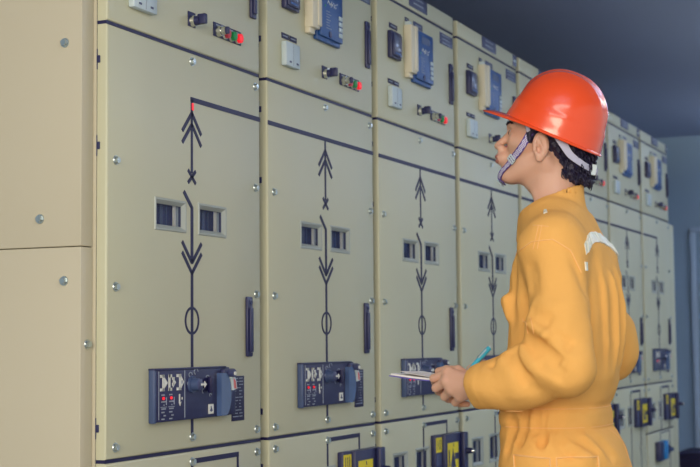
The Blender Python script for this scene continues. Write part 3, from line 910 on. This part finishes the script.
FOLDS = [ # (start, end, radius, amplitude; positive cuts in, negative raises)
 ((-.14, .055, 1.37), (-.15, .040, 1.05), .016, .007), ((-.14, .005, 1.36), (-.15, .0, 1.02), .014, .006),
 ((-.14, -.050, 1.35), (-.14, -.045, 1.03), .014, .007), ((-.13, .100, 1.33), (-.14, .085, 1.06), .014, .006),
 ((-.14, .030, 1.33), (-.15, .020, 1.05), .012, -.005), ((-.14, -.022, 1.34), (-.15, -.024, 1.05), .012, -.005),
 ((-.13, .078, 1.32), (-.14, .062, 1.06), .012, -.005), ((-.11, -.10, 1.30), (-.12, -.09, 1.05), .014, .006),
 # sleeve: drag lines running from the crook of the elbow to its point
 ((.030, .285, 1.175), (-.035, .320, 1.115), .011, .006), ((-.010, .31, 1.152), (-.074, .325, 1.098), .0076, .012), ((-.045, .32, 1.160), (-.095, .30, 1.130), .009, .006), ((-.025, .315, 1.170), (-.080, .31, 1.130), .008, -.005), ((-.02, .315, 1.105), (-.085, .315, 1.068), .009, .006), ((.015, .29, 1.215), (-.05, .31, 1.190), .012, .007),
 ((.060, .275, 1.135), (.0, .300, 1.055), .012, .007), ((.100, .255, 1.105), (.060, .275, 1.025), .010, .006), ((.130, .245, 1.08), (.115, .255, 1.015), .008, .004),
 ((.045, .285, 1.150), (-.015, .315, 1.085), .009, -.007), ((.022, .29, 1.195), (-.045, .32, 1.150), .010, -.006), ((.080, .265, 1.115), (.035, .285, 1.035), .009, -.005),
 ((.03, .23, 1.33), (-.03, .255, 1.22), .014, .005), ((-.065, .215, 1.34), (-.10, .22, 1.16), .012, .006), ((.02, .25, 1.28), (.03, .25, 1.20), .012, .004),
 # waist gathers
 ((.028, .17, 1.00), (.030, .172, .93), .0055, .006), ((.008, .17, 1.02), (.016, .175, .90), .005, .007), ((-.012, .17, 1.03), (-.006, .172, .94), .005, .007), ((-.040, .165, 1.04), (-.022, .168, .95), .005, .006),
 ((-.10, .13, .99), (-.10, .13, .95), .006, .003), ((.06, .155, 1.00), (.07, .160, .90), .007, .004), ((.09, .14, .98), (.10, .145, .88), .007, .004),
 ((.018, .17, 1.00), (.020, .175, .93), .0045, -.004), ((-.002, .17, 1.01), (.004, .172, .93), .0045, -.004),
 ((-.015, .175, .935), (-.060, .17, .885), .010, .007), ((-.04, .17, .945), (-.11, .13, .895), .010, .006), ((-.09, .13, .95), (-.13, .07, .87), .010, .006),
 ((-.03, .175, .920), (-.10, .14, .875), .009, -.006), ((-.065, .16, .945), (-.125, .10, .895), .009, -.005),
 ((.11, .08, 1.38), (.13, .08, 1.12), .014, .006), ((.09, .13, 1.33), (.10, .14, 1.18), .012, .006), ((.125, .10, 1.18), (.12, .12, 1.02), .012, .005),
]
def sd_cov(P):
    Pm = P.copy(); Pm[..., 1] = np.abs(Pm[..., 1])
    z = P[..., 2]
    t = sd_torso(P)
    t = smax(t, z-1.46, .015)
    t = smax(t, .80-z, .03)
    # shoulders
    t = smin(t, caps(P, (.010, .065, 1.435), (-.012, .158, 1.370), .052, .066), .05)
    t = smin(t, caps(P, (.018, -.065, 1.425), (.014, -.148, 1.362), .048, .058), .05)
    # legs
    lg = caps(Pm, (.012, .085, .86), (.03, .105, .48), .104, .086)
    lg = smin(lg, caps(Pm, (.03, .105, .48), (.0, .11, .12), .086, .074), .03)
    lg = smax(lg, .085-z, .004)
    t = smin(t, lg, .035)
    t = smin(t, ell(P, (-.060, 0, .85), (.070, .150, .09)), .04)
    # pinched waistband
    band = np.exp(-((z-.995)/.008)**2)+np.exp(-((z-.945)/.007)**2)
    t = t+.0035*band-.003*np.exp(-((z-.970)/.018)**2)
    # chest pocket bulging at the front
    t = smin(t, rbox(P, (.112, .078, 1.228), (.022, .056, .036), .018, rotm(math.radians(20), math.radians(-14))), .012)
    # arms
    A = caps(P, (-.018, .162, 1.366), EL, .070, .066)
    A = smin(A, caps(P, EL, (.03, .240, 1.078), .062, .060), .02)
    A = smin(A, caps(P, (.03, .240, 1.078), WL, .060, .049), .02)
    # baggy cloth above the elbow
    A = smin(A, ell(P, (-.035, .245, 1.17), (.062, .058, .075)), .03)
    A = smin(A, ell(P, (.060, .238, 1.045), (.100, .054, .052)), .03)
    B = caps(P, (.008, -.152, 1.366), ER, .064, .064)
    B = smin(B, caps(P, ER, WR, .060, .046), .02)
    B = smin(B, ell(P, (-.048, -.272, 1.150), (.056, .060, .085)), .03)
    Wl = (P-V3(*WL))@cn; Wr = (P-V3(*WR))@cr
    A = smax(A, Wl-.004, .004); B = smax(B, Wr-.002, .004)
    # cuff stitching step
    A = A-.0016*((Wl > -.036) & (Wl < .0)); B = B-.0014*((Wr > -.036) & (Wr < .0))
    d = smin(t, A, .030); d = smin(d, B, .022)
    for g in FOLDS:
        c = caps(P, g[0], g[1], 0, 0)
        e = np.clip(((P-V3(*g[0]))@(V3(*g[1])-V3(*g[0])))/((V3(*g[1])-V3(*g[0]))@(V3(*g[1])-V3(*g[0]))), 0, 1)
        dd = np.maximum(c-.022, 0) if abs(g[0][0]) > .1 and g[1][2] < 1.2 and g[0][2] > 1.2 else np.maximum(c-.008, 0)
        d = d+(2.3 if g[2] < .0075 else 1.35)*g[3]*np.exp(-(dd/g[2])**2)*np.minimum(1, np.minimum(e, 1-e)*5+.25)
    # soft cloth undulation
    u = np.sin(P[..., 0]*34+2.2*np.sin(z*21))*np.sin(P[..., 1]*30+1.8*np.sin(z*17+1))*np.sin(z*23+P[..., 0]*19)
    w = np.sin((P[..., 0]*.8+z*.6)*70+3*np.sin(P[..., 1]*25))*.5
    d = d+.0030*u+.0008*w
    # openings
    d = smax(d, -caps(P, V3(*WL)-cn*.05, V3(*WL)+cn*.05, .0415), .003)
    d = smax(d, -caps(P, V3(*WR)-cr*.05, V3(*WR)+cr*.05, .0385), .003)
    # collar: an upright band round the neck, higher at the back
    top = 1.484-.50*(P[..., 0]-.030)
    zz = np.clip((1.50-z)/.10, 0, 1.4)
    cc = .031-.003*zz
    ra = .074+.010*zz; rb = .073+.012*zz
    q = np.sqrt(((P[..., 0]-cc)/ra)**2+(P[..., 1]/rb)**2)
    s = (q-1)*.075
    col = smax(np.abs(s)-.0042, smax(z-top, 1.385-z, .003), .004)
    d = smin(d, col, .012)
    d = smax(d, -smax(s+.0042, smax(z-1.60, 1.44-z, .01), .004), .004)
    return d
cv = nets(sd_cov, (-.20, -.35, .07), (.21, .36, 1.56), .0052)
cov_me = np_mesh('coveralls', [cv], ['cloth'])
cov = link('coveralls', cov_me, person)
cb = bvh_of(cov_me)

def ray(o, d):
    r = cb.ray_cast(Vector(o), Vector(d).normalized())
    return (r[0], r[1]) if r[0] is not None else (None, None)
VIEW = Vector((-.40, .917, 0)).normalized()     # from the person towards his left and back
def project(pts, frm):
    """drop a chain of (a, b, z) points on to the cloth along direction frm"""
    out = []
    for p in pts:
        l, n = ray(Vector(p)+Vector(frm).normalized()*.6, -Vector(frm))
        if l is not None: out.append((l, n))
    return out
def lerp_chain(ps, n=10):
    out = []
    for a, b in zip(ps, ps[1:]):
        for k in range(n): out.append(Vector(a).lerp(Vector(b), k/n))
    out.append(Vector(ps[-1])); return out
def seam(name, ps, frm, r=.0013, m_='stitch', n=10):
    q = project(lerp_chain(ps, n), frm)
    if len(q) < 3: return
    m = MB(); m.tube([l+nn*.0006 for l, nn in q], r, m_, 5); return link(name, m.mesh(name), cov)
LEFT = (-.35, 1, 0)
# coordinates below lie on his left side: (forward, left, height)
seam('stitching', [(.075, .15, 1.352), (.035, .17, 1.372), (-.02, .19, 1.375), (-.065, .20, 1.350), (-.09, .20, 1.30)], LEFT, .0014)
seam('stitching', [(.055, .1, 1.41), (.02, .1, 1.405)], LEFT, .0012)
seam('stitching', [(.035, .1, 1.41), (.03, .15, 1.355)], LEFT, .0009)
seam('stitching', [(.042, .1, 1.41), (.040, .15, 1.355)], LEFT, .0009)
for a in (.034, .046): seam('stitching', [(a, .2, 1.20), (a-.006, .2, 1.165)], LEFT, .0009)
seam('stitching', [(.11, .15, .992), (.05, .17, .992), (-.02, .17, .992), (-.08, .15, .992)], LEFT, .0011)
seam('stitching', [(.11, .15, .949), (.05, .17, .949), (-.02, .17, .949), (-.08, .15, .949)], LEFT, .0011)
BACK = (-1, .1, 0)
seam('stitching', [(-.1, .10, .992), (-.1, 0, .992), (-.1, -.10, .992)], BACK, .0011)
seam('stitching', [(-.1, .10, .949), (-.1, 0, .949), (-.1, -.10, .949)], BACK, .0011)
# pockets
def pocket(ps, frm): 
    q = project(lerp_chain(ps, 8), frm)
    return q
seam('pocket_edge', [(.085, .16, .80), (.088, .16, .888), (.04, .17, .886), (.0, .17, .883), (.0, .17, .80)], LEFT, .0022)
seam('pocket_edge', [(-.015, .17, .80), (-.015, .17, .884), (-.07, .16, .886), (-.105, .14, .885), (-.110, .14, .80)], LEFT, .0022)
seam('stitching', [(-.12, .0, .94), (-.13, -.05, .90), (-.14, -.08, .84), (-.14, -.09, .78)], (-1, -.2, 0), .0011)
# small white tag on the shoulder
def patch(name, corners, frm, m_, nx=6, ny=4, off=.0015, th=.0015):
    """cloth patch: bilinear grid of the four corners dropped on the surface"""
    A, B, C_, D = [Vector(c) for c in corners]; m = MB(); i = m.mi(m_)
    G_ = {}
    for x in range(nx+1):
        for y in range(ny+1):
            p = A.lerp(B, x/nx).lerp(D.lerp(C_, x/nx), y/ny)
            l, n = ray(p+Vector(frm).normalized()*.6, -Vector(frm))
            if l is None: return
            G_[x, y] = (m.bm.verts.new(l+n*(off+th)), m.bm.verts.new(l-n*.001))
    for x in range(nx):
        for y in range(ny):
            for s in (0, 1):
                f = [G_[x, y][s], G_[x+1, y][s], G_[x+1, y+1][s], G_[x, y+1][s]]
                m.bm.faces.new(f if s == 0 else f[::-1]).material_index = i
    ed = [(x, 0) for x in range(nx)]+[(nx, y) for y in range(ny)]+[(x, ny) for x in range(nx, 0, -1)]+[(0, y) for y in range(ny, 0, -1)]
    for k in range(len(ed)):
        a = G_[ed[k]]; b = G_[ed[(k+1) % len(ed)]]
        m.bm.faces.new((a[0], b[0], b[1], a[1])).material_index = i
    return link(name, m.mesh(name), cov)
patch('shoulder_tag', [(.028, .1, 1.438), (.018, .1, 1.442), (.018, .1, 1.450), (.024, .1, 1.450)], LEFT, 'tape', 3, 3)
# reflective tape across the back of the shoulders
BK = (-1, .42, .1)
tp = [(.158, 1.352), (.132, 1.364), (.118, 1.372), (.080, 1.383), (.040, 1.386), (.0, 1.384), (-.04, 1.378), (-.08, 1.366), (-.12, 1.352)]
for (b0, z0), (b1, z1) in zip(tp, tp[1:]):
    for h_ in (0, 1):      # the tape is crumpled into short facets
        c0, c1 = b0+(b1-b0)*h_/2, b0+(b1-b0)*(h_+1)/2; e0, e1 = z0+(z1-z0)*h_/2, z0+(z1-z0)*(h_+1)/2
        c1 -= (c1-c0)*.05; wv = rnd.uniform(-.002, .002)
        patch('reflective_tape', [(-.05, c0, e0-.014+wv), (-.05, c1, e1-.014-wv), (-.05, c1, e1+.011-wv), (-.05, c0, e0+.011+wv)], BK, 'tape', 3, 4, rnd.uniform(.0005, .003))
patch('reflective_tape', [(-.05, .172, 1.300), (-.05, .158, 1.300), (-.05, .158, 1.320), (-.05, .172, 1.320)], BK, 'tape', 4, 4)

# boots
for s in (-1, 1):
    def sd_boot(P):
        d = caps(P, (0, s*.11, .06), (0, s*.11, .20), .050, .052)
        d = smin(d, ell(P, (.065, s*.115, .045), (.115, .052, .052)), .03)
        d = smax(d, -(P[..., 2]-.003), .006); return d
    b = nets(sd_boot, (-.09, s*.11-.08, -.01), (.20, s*.11+.08, .24), .008)
    link('boot', np_mesh('boot', [b], ['boot']), person)

# ------------------------------------------------------------------ hard hat
HHC = V3(.024, 0, 1.6480)
rl = math.radians(-7)
HHR = rotm(math.radians(13), math.radians(25.5))@np.array([[1, 0, 0], [0, math.cos(rl), -math.sin(rl)], [0, math.sin(rl), math.cos(rl)]])
def q2p(p): return HHR@V3(*p)+HHC
hat = link('hard_hat', None, person)
RX, RY, RZ_ = .1188, .106, .154
def dome_r(phi, t):
    """phi around, t 0 at rim .. 1 at crown -> local point"""
    ang = t*math.pi/2
    e = 2.38
    c = abs(math.cos(ang))**(2/e); s_ = abs(math.sin(ang))**(2/e)
    flare = .0030*math.exp(-(t/.05)**2)
    step = .0022*(1/(1+math.exp((t-.165)/.008)))
    rx = (RX+step+flare)*c; ry = (RY+step+flare)*c
    x = rx*math.cos(phi); y = ry*math.sin(phi); z = RZ_*s_
    # front is more sloped
    x = x*(1-.04*s_) if x > 0 else x*(1-.05*s_**1.5)
    x += .002*s_
    # raised central rib and side channels
    rib = .0045*math.exp(-(y/.016)**2)*min(1, max(0, (t-.22)/.15))
    rib += .002*(math.exp(-((abs(y)-.038)/.007)**2))*min(1, max(0, (t-.3)/.2))
    n = Vector((x/RX**2, y/RY**2, z/RZ_**2)).normalized()
    return Vector((x, y, z))+n*rib
def shell():
    m = MB(); i = m.mi('hat'); NP, NT = 96, 40
    def grid(off):
        g = {}
        for a in range(NP):
            for t in range(NT):
                p = dome_r(2*math.pi*a/NP, (t/NT)**1.15)
                n = Vector((p.x/RX**2, p.y/RY**2, p.z/RZ_**2)).normalized()
                g[a, t] = m.bm.verts.new(Vector(q2p(p-n*off)))
        top = m.bm.verts.new(Vector(q2p(dome_r(0, 1)-Vector((0, 0, off)))))
        for a in range(NP):
            b = (a+1) % NP
            for t in range(NT-1):
                m.bm.faces.new((g[a, t], g[b, t], g[b, t+1], g[a, t+1])).material_index = i
            m.bm.faces.new((g[a, NT-1], g[b, NT-1], top)).material_index = i
        return g
    g0 = grid(0); g1 = grid(.0028)
    for a in range(NP):
        b = (a+1) % NP
        m.bm.faces.new((g0[a, 0], g1[a, 0], g1[b, 0], g0[b, 0])).material_index = i
    return m.mesh('shell', 50)
link('shell', shell(), hat)
def brim():
    m = MB(); i = m.mi('hat'); N = 128; rows = []
    for a in range(N):
        ph = 2*math.pi*a/N
        p = dome_r(ph, 0); c = max(0, math.cos(ph))
        w = .0050+.052*c**2.4
        d = Vector((math.cos(ph), math.sin(ph)*RX/RY, 0)).normalized()
        prof = [(-.002, .0010), (w*.35, .001-.0), (w*.7, -.001-.02*w), (w-.001, -.002-.09*w*c), (w, -.004-.09*w*c), (w-.002, -.0058-.09*w*c), (w*.6, -.0042-.03*w), (w*.3, -.0026), (-.003, -.0026)]
        r = []
        for (o, z) in prof:
            r.append(m.bm.verts.new(Vector(q2p(p+d*o+Vector((0, 0, z-.10*max(0, o)*c))))))
        rows.append(r)
    K = len(rows[0])
    for a in range(N):
        A, B = rows[a], rows[(a+1) % N]
        for k in range(K): m.bm.faces.new((A[k], B[k], B[(k+1) % K], A[(k+1) % K])).material_index = i
    return m.mesh('brim', 60)
link('brim', brim(), hat)

# straps as ribbons with thickness and an even width
def ribbon(name, pts, width, mats, par, th=.0016, up=None, edge=None, uvn=None, upt=0):
    """pts: list of (point, normal)"""
    m = MB(); i = m.mi(mats); rows = []; N = len(pts)
    P_ = [Vector(p) for p, n in pts]
    for k, (p, n) in enumerate(pts):
        d = (P_[min(k+1, N-1)]-P_[max(k-1, 0)]).normalized(); n = Vector(n); n = (n-d*n.dot(d)).normalized()
        s = d.cross(n).normalized()
        w = width(k/(N-1)) if callable(width) else width
        xs = [-.5, -.5+(.14 if edge else .02), .5-(.14 if edge else .02), .5]
        top = [m.bm.verts.new(Vector(p)+s*(w*x)+n*th) for x in xs]
        bot = [m.bm.verts.new(Vector(p)+s*(w*x)) for x in xs]
        rows.append(top+bot[::-1])
    j = m.mi(edge) if edge else i
    uvl = m.bm.loops.layers.uv.new('uv')
    K = 8
    for a in range(N-1):
        for k in range(K):
            f = m.bm.faces.new((rows[a][k], rows[a+1][k], rows[a+1][(k+1) % K], rows[a][(k+1) % K]))
            f.material_index = i if k in (1, 5) else j
            if uvn:
                us = [(a/N, 0), ((a+1)/N, 0), ((a+1)/N, 1), (a/N, 1)]
                for l, u in zip(f.loops, us): l[uvl].uv = (u[0]*uvn[0], u[1]*uvn[1])
    m.bm.faces.new(rows[0][::-1]).material_index = i; m.bm.faces.new(rows[-1]).material_index = i
    return link(name, m.mesh(name), par)
def spline(ps, n=8):
    ps = [Vector(p) for p in ps]; out = []
    for k in range(len(ps)-1):
        a = ps[max(k-1, 0)]; b = ps[k]; c = ps[k+1]; d = ps[min(k+2, len(ps)-1)]
        for j in range(n):
            t = j/n
            out.append(.5*((2*b)+(-a+c)*t+(2*a-5*b+4*c-d)*t*t+(-a+3*b-3*c+d)*t**3))
    out.append(ps[-1]); return out
def on_head(ps, off, bv=None):
    out = []
    for p in ps:
        l, n, _, _ = (bv or head_bvh).find_nearest(p)
        out.append((l+n*off, n))
    # smooth the normals and points
    for _ in range(14):
        o2 = []
        for k in range(len(out)):
            a = out[max(k-1, 0)]; b = out[k]; c = out[min(k+1, len(out)-1)]
            o2.append(((a[0]+b[0]*2+c[0])/4 if 0 < k < len(out)-1 else b[0], (a[1]+b[1]*2+c[1]).normalized()))
        out = o2
    return out
mir = lambda p: V3(p[0], -p[1], p[2])
# chin strap points given in person frame on the left cheek
cs = [(.052, .082, 1.657), (.066, .080, 1.630), (.086, .070, 1.606), (.108, .060, 1.585), (.130, .045, 1.561), (.150, .026, 1.541), (.152, .010, 1.530)]
hl = [(V3(*p)-HC)@HR for p in cs]
pts = [Vector(h2p(p)) for p in hl]+[Vector(h2p((hl[-1][0]+.0, 0, hl[-1][2]-.001)))]+[Vector(h2p(mir(p))) for p in hl[::-1]]
chain = on_head(spline(pts, 8), .0030)
ribbon('chin_strap', chain, .0165, 'strap', hat, .0018, edge='strap_edge', uvn=(70, 6))
# chin cup and buckles
def ring_buckle(name, k, w, h, m_='whitebox'):
    p, n = chain[k]; d = (Vector(chain[k+1][0])-Vector(chain[k-1][0])).normalized(); n = (n-d*n.dot(d)).normalized(); s = d.cross(n)
    R_ = Matrix((d, s, n)).transposed(); m = MB()
    for (x0, x1, y0, y1) in ((-h/2, -h/2+.003, -w/2, w/2), (h/2-.003, h/2, -w/2, w/2), (-h/2, h/2, -w/2, -w/2+.0025), (-h/2, h/2, w/2-.0025, w/2), (-.0012, .0012, -w/2, w/2)):
        t = bmesh.new(); bmesh.ops.create_cube(t, size=1)
        for v in t.verts: v.co = Vector((x0+(v.co.x+.5)*(x1-x0), y0+(v.co.y+.5)*(y1-y0), .0022+(v.co.z+.5)*.0035))
        bmesh.ops.bevel(t, geom=list(t.edges), offset=.0006, segments=1, affect='EDGES')
        for v in t.verts: v.co = R_@v.co+p
        m.merge(t, m_)
    return link(name, m.mesh(name), hat)
ring_buckle('buckle', 24, .023, .016); ring_buckle('buckle', 44, .022, .010)
# headband: leaves the temple, dips behind the ear, joins at the nape
hbp = [(.090, .050, .034), (.064, .068, .033), (.034, .081, .029), (.006, .087, .024), (-.022, .088, .012), (-.042, .086, -.010), (-.064, .078, -.034), (-.094, .056, -.048), (-.112, .026, -.052)]
pl = [Vector(h2p(p)) for p in hbp]+[Vector(h2p((-.117, 0, -.053)))]+[Vector(h2p(mir(p))) for p in hbp[::-1]]
sp = spline(pl, 8)
def radial(p):
    q = (np.array(p)-HC)@HR; v = V3(q[0]+.01, q[1], 0); v /= np.linalg.norm(v); return Vector(HR@v)
ribbon('headband', [(p+radial(p)*.006, radial(p)) for p in sp], lambda t: .014+.007*math.exp(-((abs(t-.5)-.26)/.10)**2), 'harness', hat, .0022)
m = MB()
for s in (-1, 1):
    for k, (x, z) in enumerate([(-.1, -.060)]):
        pass
n = radial(sp[len(sp)//2]); p = sp[len(sp)//2]+n*.006
t = bmesh.new(); bmesh.ops.create_cube(t, size=1)
sd = Vector(HR@V3(0, 1, 0)); upv = Vector(HR@V3(0, 0, 1))
for v in t.verts: v.co = p+n*(.002+(v.co.x)*.007)+sd*(v.co.y*.060)+upv*(v.co.z*.018)
bmesh.ops.bevel(t, geom=list(t.edges), offset=.003, segments=2, affect='EDGES'); m.merge(t, 'harness')
m.cyl(p+n*.006, p+n*.011, .009, .008, 'harness', 18)
for s in (-1, 1):
    a = p+sd*(s*.030)+n*.001
    t = bmesh.new(); bmesh.ops.create_cube(t, size=1)
    for v in t.verts: v.co = a+n*(v.co.x*.010)+sd*(v.co.y*.010)+upv*(v.co.z*.021)
    bmesh.ops.bevel(t, geom=list(t.edges), offset=.002, segments=2, affect='EDGES'); m.merge(t, 'whitebox')
link('rear_adjuster', m.mesh('rear_adjuster'), hat)
# cradle clips and webbing tabs near the temple
for s in (-1, 1):
    q = spline([Vector(h2p((.062, s*.068, .055))), Vector(h2p((.052, s*.075, .030))), Vector(h2p((.040, s*.080, .005)))], 6)
    ribbon('side_webbing', [(a, radial(a)) for a in q], .010, 'harness', hat, .0016)

# ------------------------------------------------------------------ pad of papers and pen (held, so things of their own)
def l2w(p): return Vector((PXW-p[0], PYW-p[1], p[2]))
def sheet(m, cs, th, m_, curl=0.0, nx=14, ny=10):
    A, B, C_, D = [Vector(c) for c in cs]; i = m.mi(m_); G_ = {}
    for x in range(nx+1):
        for y in range(ny+1):
            u, v = x/nx, y/ny
            p = A.lerp(B, u).lerp(D.lerp(C_, u), v)
            z = curl*(max(0, u-.45)**2)*2.2*(1-.5*v)-.003*math.sin(u*3.1)
            G_[x, y] = (m.bm.verts.new(l2w(p+Vector((0, 0, z+th)))), m.bm.verts.new(l2w(p+Vector((0, 0, z)))))
    for x in range(nx):
        for y in range(ny):
            for s in (0, 1):
                f = [G_[x, y][s], G_[x+1, y][s], G_[x+1, y+1][s], G_[x, y+1][s]]
                m.bm.faces.new(f if s == 0 else f[::-1]).material_index = i
    ed = [(x, 0) for x in range(nx)]+[(nx, y) for y in range(ny)]+[(x, ny) for x in range(nx, 0, -1)]+[(0, y) for y in range(ny, 0, -1)]
    for k in range(len(ed)):
        a = G_[ed[k]]; b = G_[ed[(k+1) % len(ed)]]
        m.bm.faces.new((a[0], b[0], b[1], a[1])).material_index = i
org = l2w((.30, .07, 1.06))
pad = thing('paper_pad', 'open pad of white papers with violet cover held flat in his left hand', 'notepad', tuple(org))
def rel(me):
    me.transform(Matrix.Translation(-org)); return me
m = MB(); sheet(m, [(.215, .140, 1.0505), (.404, .140, 1.0665), (.405, -.030, 1.0640), (.205, -.030, 1.0505)], .0018, 'padcover')
link('cover', rel(m.mesh('cover')), pad)
m = MB(); sheet(m, [(.215, .138, 1.0530), (.400, .138, 1.0690), (.400, -.030, 1.0670), (.205, -.030, 1.0530)], .0040, 'paper')
link('paper_block', rel(m.mesh('paper_block')), pad)
m = MB(); sheet(m, [(.222, .120, 1.0580), (.380, .128, 1.0750), (.380, -.028, 1.0730), (.222, -.028, 1.0580)], .0008, 'paper', .004)
link('lifted_sheet', rel(m.mesh('lifted_sheet')), pad)
pa, pb = l2w((.262, -.008, 1.066)), l2w((.218, -.052, 1.126))
d = (pb-pa).normalized()
pen = thing('pen', 'light blue ballpoint pen in his right hand, upper end above the orange sleeve', 'pen', tuple(pa))
m = MB(); z = Vector((0, 0, 0)); L = (pb-pa).length
m.cyl(z, d*.012, .0010, .0040, 'chrome', 14); m.cyl(d*.012, d*(L-.02), .0056, .0058, 'pen', 16); link('barrel', m.mesh('barrel'), pen)
m = MB(); m.cyl(d*(L-.022), d*(L+.008), .0066, .0062, 'pen', 16); m.cyl(d*(L+.008), d*(L+.013), .0030, .0030, 'whitebox', 12)
link('cap', m.mesh('cap'), pen)
m = MB(); o = Vector((0.0, -.0078, .002)); m.tube([d*(L)+o, d*(L-.03)+o*1.1], .0014, 'whitebox', 6); link('clip', m.mesh('clip'), pen)

# ------------------------------------------------------------------ light
def area(name, loc, target, sx, sy, power, col):
    l = bpy.data.lights.new(name, 'AREA'); l.shape = 'RECTANGLE'; l.size = sx; l.size_y = sy; l.energy = power; l.color = col
    o = bpy.data.objects.new(name, l); COL.objects.link(o); o.location = loc
    o.rotation_euler = (Vector(target)-Vector(loc)).to_track_quat('-Z', 'Y').to_euler(); return o
area('window_light', (2.0, -2.4, 1.9), (.3, 4.0, 1.1), 3.0, 1.6, 175, (1.0, .88, .70))
for (lx, ly, lb), dn, up in zip(LAMPS, (13, 11, 9, 6), (12, 36, 48, 50)):
    area('lamp_light', (lx, ly, 2.36), (lx, ly, 0), 1.3, .5, dn, (1.0, .96, .90))
    area('ceiling_fill', (lx, ly, 2.47), (lx, ly, 3), 1.3, .4, up, (.86, .96, 1.0))  # added fill aimed upwards to brighten ceiling and far wall
w = bpy.data.worlds.new('world'); scn.world = w; w.use_nodes = True
w.node_tree.nodes['Background'].inputs['Color'].default_value = (.42, .47, .50, 1)
w.node_tree.nodes['Background'].inputs['Strength'].default_value = 1.35

# ------------------------------------------------------------------ camera
cam_d = bpy.data.cameras.new('camera'); cam = bpy.data.objects.new('camera', cam_d); COL.objects.link(cam)
f_ = Vector((-.402146, .912488, .0751302)); r_ = Vector((.914754, .403906, -.00924997)); u_ = Vector((.038786, -.0650058, .997131))
Rm = Matrix((r_, u_, -f_)).transposed()
cam.matrix_world = Matrix.Translation((CX, 0, CZ)) @ Rm.to_4x4()
cam_d.sensor_width = 36; cam_d.lens = 1437.2*36/700
cam_d.clip_end = 60
cam_d.dof.use_dof = True; cam_d.dof.focus_distance = 3.5; cam_d.dof.aperture_fstop = 6.5
scn.camera = cam
scn.view_settings.view_transform = 'Standard'; scn.view_settings.look = 'None'
scn.view_settings.gamma = 1; scn.view_settings.use_curve_mapping = False; scn.view_settings.exposure = 0.0
